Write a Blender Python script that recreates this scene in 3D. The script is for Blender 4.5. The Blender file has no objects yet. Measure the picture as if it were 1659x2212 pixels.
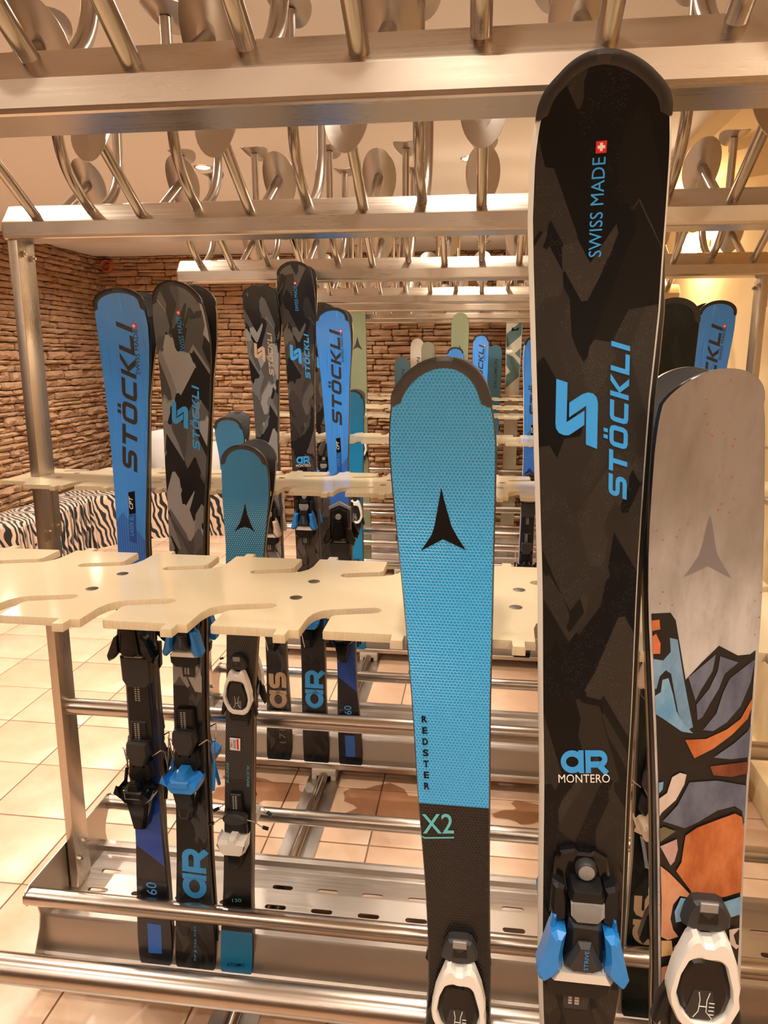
import bpy, bmesh, math, random
import numpy as np
from math import sin, cos, pi, sqrt, radians
from mathutils import Vector, Matrix
from mathutils.geometry import tessellate_polygon
random.seed(11)
SC = bpy.context.scene
COL = SC.collection

# ------------------------------------------------------------------ camera
PITCH, YAW, ROLL, HC = .2072, .1291, .0015, 1.53
cp, sp, cy, sy = cos(PITCH), sin(PITCH), cos(YAW), sin(YAW)
FW = Vector((-sy*cp, cy*cp, -sp)); R0 = Vector((cy, sy, 0)); U0 = R0.cross(FW)
RT = R0*cos(ROLL) + U0*sin(ROLL); UP = -R0*sin(ROLL) + U0*cos(ROLL)
cam = bpy.data.cameras.new('camera'); co = bpy.data.objects.new('camera', cam); COL.objects.link(co)
m = Matrix.Identity(4)
for i in range(3):
    m[i][0] = RT[i]; m[i][1] = UP[i]; m[i][2] = -FW[i]
m[2][3] = HC
co.matrix_world = m
cam.sensor_fit = 'VERTICAL'; cam.sensor_height = 36; cam.lens = 1592.1/2212*36
cam.clip_start = .02
SC.camera = co
# ------------------------------------------------------------------ exposure, world
SC.view_settings.view_transform = 'Standard'; SC.view_settings.look = 'None'
SC.view_settings.exposure = 0.0; SC.view_settings.gamma = 1; SC.view_settings.use_curve_mapping = False
W = bpy.data.worlds.new('world'); SC.world = W; W.use_nodes = True
W.node_tree.nodes['Background'].inputs[0].default_value = (1, .8, .62, 1)
W.node_tree.nodes['Background'].inputs[1].default_value = .05
CEIL = 2.42
XL, XR, YF, YN = -3.52, 1.06, 6.65, -2.2
LAMPC = (1, .895, .775)
LAMP_W, LAMP_NEAR, LAMP_BACK = 58, 25, 48      # watts of the spots over the racks, over the photographer and behind him
FILL_UP_W = 70
LAMPS = [(x, y) for x in (-2.6, -1.35, -.08) for y in (-.6, .38, 1.72, 2.7, 3.65, 4.6, 5.72)] + [(.86, -.6), (.86, .38)]

# ------------------------------------------------------------------ helpers
def link(name, me, parent=None, loc=(0, 0, 0)):
    o = bpy.data.objects.new(name, me); COL.objects.link(o); o.location = loc
    if parent is not None: o.parent = parent
    return o
def empty(name, loc=(0, 0, 0), parent=None):
    return link(name, None, parent, loc)
def tag(o, label=None, cat=None, group=None, kind=None):
    if label: o['label'] = label
    if cat: o['category'] = cat
    if group: o['group'] = group
    if kind: o['kind'] = kind
    return o
def mesh(name, v, f, mats, smooth=None, mi=None, recalc=False):
    me = bpy.data.meshes.new(name)
    me.from_pydata([tuple(p) for p in v], [], f)
    for x in (mats if isinstance(mats, (list, tuple)) else [mats]): me.materials.append(x)
    if mi is not None: me.polygons.foreach_set('material_index', mi)
    if recalc:
        b = bmesh.new(); b.from_mesh(me); bmesh.ops.recalc_face_normals(b, faces=b.faces); b.to_mesh(me); b.free()
    if smooth is not None:
        me.polygons.foreach_set('use_smooth', [True]*len(me.polygons))
        me.set_sharp_from_angle(angle=radians(smooth))
    me.update()
    return me
class B:
    """collects geometry for one mesh"""
    def __init__(s): s.v = []; s.f = []; s.m = []
    def add(s, v, f, mi=0):
        n = len(s.v); s.v += [tuple(p) for p in v]; s.f += [tuple(i+n for i in q) for q in f]; s.m += [mi]*len(f); return s
    def box(s, a, b, mi=0, bev=0):
        x0, y0, z0 = a; x1, y1, z1 = b
        if bev:
            e = bev; bm = bmesh.new(); bmesh.ops.create_cube(bm, size=1)
            for w in bm.verts: w.co = ((x0+x1)/2+w.co.x*(x1-x0), (y0+y1)/2+w.co.y*(y1-y0), (z0+z1)/2+w.co.z*(z1-z0))
            bmesh.ops.bevel(bm, geom=bm.edges[:], offset=e, segments=2, profile=.6, affect='EDGES')
            bm.verts.index_update(); v = [tuple(w.co) for w in bm.verts]; f = [[w.index for w in q.verts] for q in bm.faces]; bm.free()
            return s.add(v, f, mi)
        v = [(x0, y0, z0), (x1, y0, z0), (x1, y1, z0), (x0, y1, z0), (x0, y0, z1), (x1, y0, z1), (x1, y1, z1), (x0, y1, z1)]
        return s.add(v, [(0, 3, 2, 1), (4, 5, 6, 7), (0, 1, 5, 4), (1, 2, 6, 5), (2, 3, 7, 6), (3, 0, 4, 7)], mi)
    def tube(s, pts, r, n=12, mi=0, cap=True):
        P = [Vector(p) for p in pts]; rr = r if isinstance(r, (list, tuple)) else [r]*len(P)
        t0 = (P[1]-P[0]).normalized(); a = t0.orthogonal().normalized(); base = len(s.v); V = []; Fc = []
        for i, p in enumerate(P):
            t = (P[min(i+1, len(P)-1)]-P[max(i-1, 0)]).normalized()
            a = (a-t*a.dot(t)).normalized(); b = t.cross(a)
            V += [p+(a*cos(2*pi*k/n)+b*sin(2*pi*k/n))*rr[i] for k in range(n)]
        for i in range(len(P)-1):
            for k in range(n):
                Fc.append((i*n+k, i*n+(k+1) % n, (i+1)*n+(k+1) % n, (i+1)*n+k))
        if cap:
            Fc.append(tuple(range(n-1, -1, -1))); Fc.append(tuple((len(P)-1)*n+k for k in range(n)))
        return s.add(V, Fc, mi)
    def prism(s, poly, fn, w0, w1, mi=0, inset=0., mi_side=None):
        """2D polygon -> solid between w0 and w1 through fn(a,b,w)"""
        n = len(poly); A = sum(poly[i][0]*poly[(i+1) % n][1]-poly[(i+1) % n][0]*poly[i][1] for i in range(n))
        if A < 0: poly = poly[::-1]
        top = poly
        if inset:
            top = []
            for i in range(n):
                p0, p, p1 = Vector(poly[i-1]), Vector(poly[i]), Vector(poly[(i+1) % n])
                d0 = (p-p0).normalized(); d1 = (p1-p).normalized()
                n0 = Vector((-d0.y, d0.x)); n1 = Vector((-d1.y, d1.x)); nn = n0+n1
                nn = nn.normalized()/max(.5, sqrt(max(0, (1+n0.dot(n1))/2))) if nn.length > 1e-6 else n0
                top.append(tuple(p+nn*inset))
        tri = tessellate_polygon([[Vector((p[0], p[1], 0)) for p in poly]])
        wm = w1-(w1-w0)*.25 if inset else w1
        V = [fn(a, b, w0) for a, b in poly]+[fn(a, b, wm) for a, b in poly]; F = []
        if inset: V += [fn(a, b, w1) for a, b in top]
        ms = mi if mi_side is None else mi_side
        L = 3 if inset else 2; base = len(s.v); mm = []
        for t in tri: F.append((t[0], t[1], t[2])); mm.append(mi)
        for l in range(L-1):
            for i in range(n): F.append((l*n+i, l*n+(i+1) % n, (l+1)*n+(i+1) % n, (l+1)*n+i)); mm.append(ms)
        for t in tri: F.append(tuple((L-1)*n+x for x in t[::-1])); mm.append(mi)
        s.v += [tuple(p) for p in V]; s.f += [tuple(i+base for i in q) for q in F]; s.m += mm
        return s
    def mesh(s, name, mats, smooth=30, recalc=True):
        return mesh(name, s.v, s.f, mats, smooth, s.m, recalc)
    def obj(s, name, mats, parent=None, loc=(0, 0, 0), smooth=30, recalc=True):
        return link(name, s.mesh(name, mats, smooth, recalc), parent, loc)
def share(name, me, parent, loc=(0, 0, 0), rot=None, scale=None):
    o = link(name, me, parent, loc)
    if rot: o.rotation_euler = rot
    if scale: o.scale = scale
    return o

# ------------------------------------------------------------------ materials
class N:
    def __init__(s, name):
        s.mat = bpy.data.materials.new(name); s.mat.use_nodes = True; s.t = s.mat.node_tree
        s.b = s.t.nodes['Principled BSDF']; s.out = s.t.nodes['Material Output']
    def n(s, ty, **k):
        x = s.t.nodes.new(ty)
        for a, v in k.items(): setattr(x, a, v)
        return x
    def l(s, a, b): s.t.links.new(a, b)
    def val(s, sock, v):
        if hasattr(v, 'is_output'): s.l(v, sock)
        elif isinstance(v, (tuple, list)) and len(v) == 3 and sock.type == 'RGBA': sock.default_value = (*v, 1)
        else: sock.default_value = v
    def math(s, op, a, b=0., c=None):
        x = s.n('ShaderNodeMath', operation=op); s.val(x.inputs[0], a); s.val(x.inputs[1], b)
        if c is not None: s.val(x.inputs[2], c)
        return x.outputs[0]
    def vm(s, op, a, b=(0, 0, 0)):
        x = s.n('ShaderNodeVectorMath', operation=op); s.val(x.inputs[0], a); s.val(x.inputs[1], b)
        return x.outputs[1] if op in ('DOT_PRODUCT', 'LENGTH', 'DISTANCE') else x.outputs[0]
    def mix(s, f, a, b):
        x = s.n('ShaderNodeMix', data_type='RGBA'); s.val(x.inputs[0], f); s.val(x.inputs[6], a); s.val(x.inputs[7], b); return x.outputs[2]
    def fmix(s, f, a, b):
        x = s.n('ShaderNodeMix', data_type='FLOAT'); s.val(x.inputs[0], f); s.val(x.inputs[2], a); s.val(x.inputs[3], b); return x.outputs[0]
    def ramp(s, f, stops, interp='LINEAR'):
        x = s.n('ShaderNodeValToRGB'); r = x.color_ramp; r.interpolation = interp
        while len(r.elements) < len(stops): r.elements.new(.5)
        for e, (p, c) in zip(r.elements, stops):
            e.position = p; e.color = (*c, 1) if len(c) == 3 else c
        s.l(f, x.inputs[0]); return x.outputs[0]
    def obj(s): return s.n('ShaderNodeTexCoord').outputs['Object']
    def map(s, v, sc=(1, 1, 1), loc=(0, 0, 0), rot=(0, 0, 0)):
        x = s.n('ShaderNodeMapping'); s.l(v, x.inputs[0]); x.inputs[1].default_value = loc; x.inputs[2].default_value = rot; x.inputs[3].default_value = sc; return x.outputs[0]
    def noise(s, v, scale, detail=3, rough=.5, dim='3D'):
        x = s.n('ShaderNodeTexNoise', noise_dimensions=dim); s.l(v, x.inputs['Vector']); x.inputs['Scale'].default_value = scale; x.inputs['Detail'].default_value = detail; x.inputs['Roughness'].default_value = rough; return x.outputs[0]
    def vor(s, v, scale, feature='F1', metric='EUCLIDEAN', rnd=1.):
        x = s.n('ShaderNodeTexVoronoi', feature=feature, distance=metric); s.l(v, x.inputs['Vector']); x.inputs['Scale'].default_value = scale; x.inputs['Randomness'].default_value = rnd; return x
    def sep(s, v):
        x = s.n('ShaderNodeSeparateXYZ'); s.l(v, x.inputs[0]); return x.outputs
    def comb(s, x_, y_, z_):
        x = s.n('ShaderNodeCombineXYZ'); s.val(x.inputs[0], x_); s.val(x.inputs[1], y_); s.val(x.inputs[2], z_); return x.outputs[0]
    def bump(s, h, strength=.3, dist=.002):
        x = s.n('ShaderNodeBump'); s.l(h, x.inputs['Height']); x.inputs['Strength'].default_value = strength; x.inputs['Distance'].default_value = dist; s.l(x.outputs[0], s.b.inputs['Normal'])
    def set(s, col=None, rough=None, metal=None, **k):
        if col is not None: s.val(s.b.inputs['Base Color'], col)
        if rough is not None: s.val(s.b.inputs['Roughness'], rough)
        if metal is not None: s.val(s.b.inputs['Metallic'], metal)
        for a, v in k.items(): s.val(s.b.inputs[a.replace('_', ' ')], v)
        return s
def P(name, col, rough=.5, metal=0., **k):
    return N(name).set(col, rough, metal, **k).mat
def steel(name, col, rough, axis, amt=.08, bmp=.04):
    x = N(name); v = x.obj(); sc = [220, 220, 220]; sc[axis] = 2.5
    g = x.noise(x.map(v, tuple(sc)), 1, 2); big = x.noise(v, 7, 3)
    r = x.math('ADD', x.math('MULTIPLY', x.math('SUBTRACT', g, .5), amt*2), rough)
    r = x.math('ADD', r, x.math('MULTIPLY', x.math('SUBTRACT', big, .5), .12))
    x.set(x.mix(big, tuple(c*.93 for c in col), col), r, 1.)
    x.bump(g, bmp, .0005); return x.mat
ST_X = steel('brushed_steel', (.60, .52, .43), .30, 0)
ST_Z = steel('brushed_steel_upright', (.58, .51, .43), .30, 2)
ST_T = steel('tube_steel', (.47, .40, .335), .25, 1, 0, 0)
ST_D = steel('dish_steel', (.52, .45, .38), .36, 0, .05)
ST_S = steel('tray_steel', (.56, .50, .44), .38, 0, .1)
ST_R = steel('bar_steel', (.54, .48, .42), .25, 0, .04)
CHROME = P('chrome', (.75, .70, .64), .15, 1.)
BOLT = P('bolt_steel', (.65, .6, .52), .25, 1.)
def m_board():
    x = N('cream_laminate'); n = x.noise(x.obj(), 3, 2)
    x.set(x.mix(n, (.67, .555, .365), (.72, .605, .41)), .11, 0., Coat_Weight=.3, Coat_Roughness=.08); return x.mat
CREAM_TOP = m_board()
def m_boardedge():
    x = N('board_edge'); v = x.obj(); n = x.noise(x.map(v, (400, 400, 60)), 1, 2)
    x.set(x.mix(n, (.50, .40, .25), (.66, .54, .36)), .6); x.bump(n, .2, .001); return x.mat
CREAM_EDGE = m_boardedge()
BLACK = P('black_plastic', (.010, .0095, .0095), .34, Specular_IOR_Level=.3)
GBLACK = P('gloss_black_plastic', (.005, .005, .005), .09, Specular_IOR_Level=.4)
DGREY = P('dark_grey_plastic', (.030, .029, .029), .42, Specular_IOR_Level=.4)
GREY = P('grey_plastic', (.28, .27, .26), .35, .2)
WHITE = P('white_plastic', (.82, .79, .74), .28)
BEIGE = P('beige_plastic', (.62, .48, .34), .3)
BLUEP = P('blue_plastic', (.02, .24, .72), .22)
DECB = P('print_black', (.006, .006, .006), .3, Specular_IOR_Level=.2)
DECBLUE = P('print_blue', (.04, .33, .80), .35)
DECTAN = P('print_tan', (.50, .35, .22), .4)
DECW = P('print_white', (.85, .83, .80), .4)
DECRED = P('print_red', (.72, .02, .025), .35)
DECTEAL = P('print_teal', (.12, .48, .52), .4)
DECGREY = P('print_grey', (.20, .18, .18), .4)
DECLB = P('print_light_blue', (.10, .40, .85), .35)
PTEXT = P('print_pale', (.45, .42, .38), .5)
GLASS = P('clear_plastic', (.9, .9, .9), .04, 0., Transmission_Weight=.75, IOR=1.4)
SIDE_BLACK = P('sidewall_black', (.010, .010, .010), .3)
SIDE_WHITE = P('sidewall_white', (.80, .76, .68), .35)
EDGE = P('steel_edge', (.62, .46, .26), .3, .9)
BASE = P('ski_base', (.012, .012, .012), .35)
GUARD = P('tip_guard_plastic', (.022, .019, .017), .33)
GUARDG = P('tip_guard_grey', (.045, .042, .04), .28)
def hexdist(x, v, px, pz):
    """hexagonal cells: returns distance from cell centre (0 centre, .5 border)"""
    s = x.sep(v)
    q = x.comb(x.math('ADD', x.math('DIVIDE', s[0], px), 400.), x.math('ADD', x.math('DIVIDE', s[2], pz/1.1547*1.3333), 400*1.7320508), 0.)
    r = (1, 1.7320508, 1); h = (.5, .8660254, .5)
    a = x.vm('SUBTRACT', x.vm('MODULO', q, r), h); b = x.vm('SUBTRACT', x.vm('MODULO', x.vm('ADD', q, h), r), h)
    fl = (1, 1, 0); a = x.vm('MULTIPLY', a, fl); b = x.vm('MULTIPLY', b, fl)
    c = x.math('LESS_THAN', x.vm('LENGTH', a), x.vm('LENGTH', b))
    mx = x.n('ShaderNodeMix', data_type='VECTOR'); x.l(c, mx.inputs[0]); x.l(b, mx.inputs[4]); x.l(a, mx.inputs[5])
    g = x.vm('ABSOLUTE', mx.outputs[1])
    return x.math('MAXIMUM', x.vm('DOT_PRODUCT', g, (.5, .8660254, 0)), x.sep(g)[0]), x.vm('LENGTH', g)
def m_redster(zb):
    x = N('honeycomb_blue_topsheet'); v = x.obj(); d, _ = hexdist(x, v, .0034, .0031); s = x.sep(v)
    ed = x.ramp(d, [(.36, (0, 0, 0)), (.47, (1, 1, 1))]); top = x.math('GREATER_THAN', s[2], zb)
    cb = x.mix(ed, (.022, .31, .70), (.13, .54, .92)); ck = x.mix(ed, (.005, .0045, .0045), (.020, .017, .016))
    x.set(x.mix(top, ck, cb), .22, 0.); x.bump(ed, .6, .0006); return x.mat
def m_kid(zt, z1, z2):
    x = N('dotted_teal_topsheet'); v = x.obj(); d, ln = hexdist(x, v, .0050, .0046); s = x.sep(v)
    dot = x.math('LESS_THAN', ln, .24)
    up = x.ramp(x.math('DIVIDE', s[2], 1.4), [((zt-.17)/1.4, (1, 1, 1)), ((zt-.11)/1.4, (0, 0, 0))])
    dot = x.math('MULTIPLY', dot, up)
    blue = x.mix(dot, (.008, .205, .44), (.33, .62, .80)); blk = x.mix(x.math('MULTIPLY', dot, .5), (.008, .008, .008), (.2, .18, .16))
    lowdot = x.math('LESS_THAN', s[2], z1-.35); blk = x.mix(lowdot, blk, (.008, .008, .008))
    c = x.mix(x.math('GREATER_THAN', s[2], z1), blk, blue); c = x.mix(x.math('LESS_THAN', s[2], z2), c, (.008, .205, .44))
    x.set(c, .3); x.bump(dot, .15, .0003); return x.mat
def m_camo(name, cols, rough, metal, sparkle=0., flip=0, fade=0., spec=.5):
    """angular facets: straight cuts in a few fixed directions, shifted band by band"""
    x = N(name); v = x.obj(); s = x.sep(v); U, Z = s[0], s[2]
    def tri(a, per, amp):                       # triangle wave
        f = x.math('FRACT', x.math('DIVIDE', a, per)); return x.math('MULTIPLY', x.math('ABSOLUTE', x.math('SUBTRACT', f, .5)), amp)
    p = x.comb(x.math('ADD', U, tri(x.math('ADD', Z, 7.), .17, .055)), 0., x.math('ADD', x.math('MULTIPLY', Z, .52), tri(x.math('ADD', U, 5.+flip), .071, .06)))
    def cellv(vec, sc, off, met): return x.vor(x.map(vec, (1, 1, 1), off), sc, metric=met, rnd=.85).outputs['Color']
    w1 = cellv(p, 21, (3.1+flip, 0, 5.7), 'CHEBYCHEV'); w2 = cellv(p, 15, (9.3, 0, 1.2+flip), 'MANHATTAN')
    f = x.math('FRACT', x.math('ADD', x.sep(w1)[0], x.math('MULTIPLY', x.sep(w2)[1], .8)))
    n = len(cols)
    c = x.ramp(f, [(i/n, cols[i]) for i in range(n)], 'CONSTANT')
    r = x.ramp(f, [(i/n, (rough[i % len(rough)],)*3) for i in range(n)], 'CONSTANT')
    mt = x.ramp(f, [(i/n, (metal[i % len(metal)],)*3) for i in range(n)], 'CONSTANT')
    if sparkle:
        sp = x.math('LESS_THAN', x.vor(v, 900).outputs['Distance'], .13); sp = x.math('MULTIPLY', sp, x.math('GREATER_THAN', x.noise(v, 60, 2), .5))
        sp = x.math('MULTIPLY', sp, x.ramp(f, [(0, (0, 0, 0)), (.5, (1, 1, 1))], 'CONSTANT'))
        c = x.mix(x.math('MULTIPLY', sp, sparkle), c, (.5, .45, .38))
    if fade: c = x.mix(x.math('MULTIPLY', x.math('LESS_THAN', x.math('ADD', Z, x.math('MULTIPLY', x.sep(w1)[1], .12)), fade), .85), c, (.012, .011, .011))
    x.set(c, r, mt, Specular_IOR_Level=spec); return x.mat
def m_laser(zt, L, gloss=.2):
    x = N('streaked_blue_topsheet'); v = x.obj(); s = x.sep(v)
    st = x.noise(x.map(v, (260, 1, 5)), 1, 1); stm = x.math('GREATER_THAN', st, .66)
    line = x.math('GREATER_THAN', x.math('FRACT', x.math('MULTIPLY', s[0], 190)), .72)
    c = x.mix(x.math('MULTIPLY', stm, .55), (.055, .29, .88), (.025, .16, .68))
    gloss_hl = x.math('GREATER_THAN', x.noise(x.map(v, (420, 1, 7), (3, 0, 9)), 1, 1), .68); c = x.mix(x.math('MULTIPLY', gloss_hl, .5), c, (.20, .46, .95))  # lighter streaks painted in for the gloss highlights on the blue
    q = x.math('DIVIDE', s[2], zt); jit = x.math('MULTIPLY', x.math('GREATER_THAN', x.math('ADD', s[0], x.math('MULTIPLY', s[2], .2)), .22), .03)
    qq = x.math('ADD', q, x.math('MULTIPLY', x.math('ABSOLUTE', s[0]), .8))
    low = x.mix(x.math('MULTIPLY', line, .6), (.012, .06, .36), (.03, .10, .42))
    c = x.mix(x.math('LESS_THAN', qq, .715), c, x.mix(x.math('MULTIPLY', line, .5), (.03, .16, .62), (.10, .28, .80)))
    c = x.mix(x.math('LESS_THAN', qq, .60), c, (.012, .04, .22))
    c = x.mix(x.math('LESS_THAN', qq, .31), c, low); c = x.mix(x.math('LESS_THAN', x.math('ADD', q, x.math('MULTIPLY', s[0], .5)), .195), c, (.012, .012, .016))
    x.set(c, gloss, 0., Coat_Weight=.3, Coat_Roughness=.1); return x.mat
def m_gray():
    x = N('weathered_grey_topsheet'); v = x.obj(); a = x.noise(x.map(v, (14, 1, 4)), 1, 6, .65); b = x.noise(x.map(v, (40, 1, 9)), 1, 5, .7)
    c = x.ramp(a, [(.30, (.13, .105, .085)), (.40, (.36, .33, .30)), (.56, (.53, .495, .475))])
    c = x.mix(x.ramp(b, [(.55, (0, 0, 0)), (.75, (.5, .5, .5))]), c, (.12, .10, .08))
    s = x.sep(v); w = x.math('ADD', s[2], x.math('MULTIPLY', x.math('SUBTRACT', x.noise(v, 9, 4), .5), .22))
    wash = x.math('MULTIPLY', x.n('ShaderNodeMapRange', interpolation_type='SMOOTHSTEP').outputs[0], .55)
    mr = wash.node.inputs[0].links[0].from_node; x.l(w, mr.inputs[0]); mr.inputs[1].default_value = 1.20; mr.inputs[2].default_value = 1.34; c = x.mix(wash, c, (.155, .13, .105))
    spk = x.math('LESS_THAN', x.vor(v, 160).outputs['Distance'], .17); spk = x.math('MULTIPLY', spk, x.math('GREATER_THAN', x.noise(v, 16, 2), .57))
    c = x.mix(x.math('MULTIPLY', spk, .8), c, (.35, .13, .05))
    x.set(c, .33, 0., Coat_Weight=.15); return x.mat
def m_paint(name, a, b, sc=(30, 1, 12)):
    x = N(name); v = x.obj(); n = x.noise(x.map(v, sc), 1, 5, .7); x.set(x.ramp(n, [(.35, a), (.65, b)]), .35, 0.); return x.mat
def m_plain(name, col, rough=.3, streak=0.):
    x = N(name); n = x.noise(x.map(x.obj(), (120, 1, 4)), 1, 2); x.set(x.mix(x.math('MULTIPLY', n, streak), col, tuple(c*.6 for c in col)), rough, 0., Coat_Weight=.2); return x.mat
def m_stone(name='wall_stone'):
    x = N(name); g = x.n('ShaderNodeNewGeometry'); r = g.outputs['Random Per Island']; v = g.outputs['Position']
    c = x.ramp(r, [(0, (.42, .225, .095)), (.2, (.60, .35, .17)), (.4, (.68, .44, .24)), (.55, (.54, .32, .18)), (.7, (.45, .30, .20)), (.85, (.72, .48, .28)), (1, (.50, .27, .12))])
    a = x.noise(x.map(v, (9, 9, 26)), 1, 6, .65); b = x.noise(v, 4, 3)
    c = x.mix(x.ramp(a, [(.35, (.75, .75, .75)), (.65, (0, 0, 0))]), c, (.30, .15, .065))
    c = x.mix(x.ramp(b, [(.5, (0, 0, 0)), (.75, (.35, .35, .35))]), c, (.74, .52, .33))
    e = x.noise(v, 1.1, 2); c = x.mix(x.ramp(e, [(.42, (.55, .55, .55)), (.62, (0, 0, 0))]), c, x.mix(.5, c, (.22, .11, .05)))
    x.set(c, .85); x.bump(a, 1., .02); return x.mat
STONE = m_stone()
MORTAR = P('wall_joint', (.055, .028, .014), .95)
def m_tile():
    x = N('floor_tile_ceramic'); oi = x.n('ShaderNodeObjectInfo').outputs['Random']; g = x.n('ShaderNodeNewGeometry').outputs['Position']
    n = x.noise(g, 7, 6, .65); f = x.noise(g, 40, 4, .7)
    c = x.ramp(n, [(.3, (.60, .40, .255)), (.5, (.67, .465, .32)), (.7, (.72, .53, .385))])
    c = x.mix(x.math('MULTIPLY', oi, .35), c, (.62, .36, .22)); c = x.mix(x.ramp(f, [(.6, (0, 0, 0)), (.8, (.4, .4, .4))]), c, (.50, .27, .15))
    x.set(c, .28); x.bump(n, .1, .004); return x.mat
TILE = m_tile()
GROUT = P('grout', (.30, .215, .15), .9)
def m_plaster(name, c1, c2):
    x = N(name); g = x.n('ShaderNodeNewGeometry').outputs['Position']; n = x.noise(g, 1.6, 4); f = x.noise(g, 60, 3)
    x.set(x.mix(n, c1, c2), .9); x.bump(f, .08, .002); return x.mat
CEILM = m_plaster('ceiling_plaster', (.74, .68, .63), (.78, .72, .67))
YELLOW = m_plaster('cream_wall_plaster', (.80, .59, .31), (.84, .66, .39))
def m_zebra():
    x = N('zebra_plush'); v = x.obj(); d = x.n('ShaderNodeTexNoise'); x.l(v, d.inputs['Vector']); d.inputs['Scale'].default_value = 4.5; d.inputs['Detail'].default_value = 2
    sc = x.n('ShaderNodeVectorMath', operation='SCALE'); x.l(x.vm('SUBTRACT', d.outputs['Color'], (.5, .5, .5)), sc.inputs[0]); sc.inputs['Scale'].default_value = .17
    q = x.vm('ADD', v, sc.outputs[0])
    w = x.n('ShaderNodeTexWave', wave_type='BANDS', bands_direction='DIAGONAL'); x.l(x.map(q, (1, 1.15, .32)), w.inputs['Vector']); w.inputs['Scale'].default_value = 10.5; w.inputs['Distortion'].default_value = 1.2; w.inputs['Detail'].default_value = 1
    c = x.ramp(w.outputs['Fac'], [(0, (.62, .46, .34)), (.50, (.60, .44, .33)), (.56, (.012, .011, .011)), (1, (.01, .01, .01))])
    x.set(c, .95, 0., Sheen_Weight=.3); return x.mat
ZEBRA = m_zebra()
def m_emit(name, col, s):
    x = N(name); x.set((0, 0, 0), 1.); x.b.inputs['Emission Color'].default_value = (*col, 1); x.b.inputs['Emission Strength'].default_value = s; return x.mat
GLOW = m_emit('lamp_glow', (1, .86, .66), 40)
def m_puddle():
    x = N('water'); t = x.n('ShaderNodeBsdfTransparent'); t.inputs[0].default_value = (.74, .64, .56, 1); g = x.n('ShaderNodeBsdfGlossy'); g.inputs['Roughness'].default_value = .04
    fr = x.n('ShaderNodeFresnel'); fr.inputs[0].default_value = 1.33; mx = x.n('ShaderNodeMixShader'); x.l(fr.outputs[0], mx.inputs[0]); x.l(t.outputs[0], mx.inputs[1]); x.l(g.outputs[0], mx.inputs[2]); x.l(mx.outputs[0], x.out.inputs[0]); return x.mat
WATER = m_puddle()

# ------------------------------------------------------------------ the room
def slab(name, a, b, mat):
    return tag(B().box(a, b).obj(name, mat, smooth=None), kind='structure')
floor = slab('floor', (XL-.3, YN-.2, -.12), (XR+.3, YF+.3, -.006), GROUT)
slab('ceiling', (XL-.3, YN-.2, CEIL), (XR+.3, YF+.3, CEIL+.1), CEILM)
wl = slab('wall_left', (XL-.3, YN, -.006), (XL-.035, YF+.1, CEIL), MORTAR)
wf = slab('wall_far', (XL-.3, YF+.035, -.006), (XR+.3, YF+.3, CEIL), MORTAR)
slab('wall_right', (XR, YN, -.006), (XR+.2, YF+.03, CEIL), YELLOW)
slab('wall_near', (XL-.3, YN-.2, -.006), (XR+.3, YN, CEIL), P('brown_wall', (.16, .10, .06), .8))
slab('trim_1', (.83, 1.2, 2.335), (XR, YF, CEIL), YELLOW)            # bulkhead along the right wall
B().box((.985, .9, 0), (XR, 6.3, .13), bev=.008).obj('baseboard_right', YELLOW)
bpy.data.objects['baseboard_right']['kind'] = 'structure'
TX, TY = .331, .3095
def tile_mesh(i):
    a = TX/2-.0025; b = TY/2-.0025
    return B().box((-a, -b, -.012), (a, b, random.uniform(-.0006, .0006)), bev=.0018).mesh('floor_tile', TILE, 40)
tm = [tile_mesh(i) for i in range(4)]
x0, y0 = -1.640+TX/2, 1.756-TY/2
cand = []
for i in range(-6, 10):
    for j in range(-6, 18):
        x, y = x0+i*TX, y0+j*TY
        if XL-.1 < x < XR+.1 and -.5 < y < YF: cand.append((y, x))
cand = [c for c in cand if c[0] > .75]
cand.sort(key=lambda c: c[0]+.25*abs(c[1]))
for k, (y, x) in enumerate(cand):
    if k < 300: share('floor_tile', tm[k % 4], floor, (x, y, 0), rot=(0, 0, random.choice((0, pi))))
rest = B()
for (y, x) in cand[300:]: rest.box((x-TX/2+.0025, y-TY/2+.0025, -.012), (x+TX/2-.0025, y+TY/2-.0025, 0))
near = [(x0+i*TX, y0+j*TY) for i in range(-6, 10) for j in range(-12, -2)]
for x, y in near:
    if XL-.1 < x < XR+.1 and y <= .75 and y > YN: rest.box((x-TX/2+.0025, y-TY/2+.0025, -.012), (x+TX/2-.0025, y+TY/2-.0025, 0))
tag(rest.obj('floor_tile', TILE, floor, smooth=None), kind='stuff')
# stone cladding
def stone_geo(rng):
    nx = 4; v = []; f = []
    def ring(x, s): return [(x, -.5*s+rng.uniform(-.03, .03), 0), (x, -.5*s, .55+rng.uniform(-.1, .15)), (x+rng.uniform(-.02, .02), 0+rng.uniform(-.2, .2), .85+rng.uniform(-.15, .2)), (x, .5*s, .55+rng.uniform(-.1, .15)), (x, .5*s+rng.uniform(-.03, .03), 0)]
    xs = [-.5, -.46+rng.uniform(0, .03), -.15+rng.uniform(-.1, .1), .15+rng.uniform(-.1, .1), .46+rng.uniform(-.03, 0), .5]
    ss = [.78, .96, .96+rng.uniform(-.1, .05), .96+rng.uniform(-.1, .05), .96, .78]
    for i, (x, s) in enumerate(zip(xs, ss)):
        r = ring(x, s)
        if i in (0, len(xs)-1): r = [(p[0], p[1], p[2]*.62) for p in r]
        v += r
    for i in range(len(xs)-1):
        for k in range(4): f.append((i*5+k, (i+1)*5+k, (i+1)*5+k+1, i*5+k+1))
    f.append((4, 3, 2, 1, 0)); e = (len(xs)-1)*5; f.append((e, e+1, e+2, e+3, e+4))
    return v, f
rng = random.Random(5)
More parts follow.
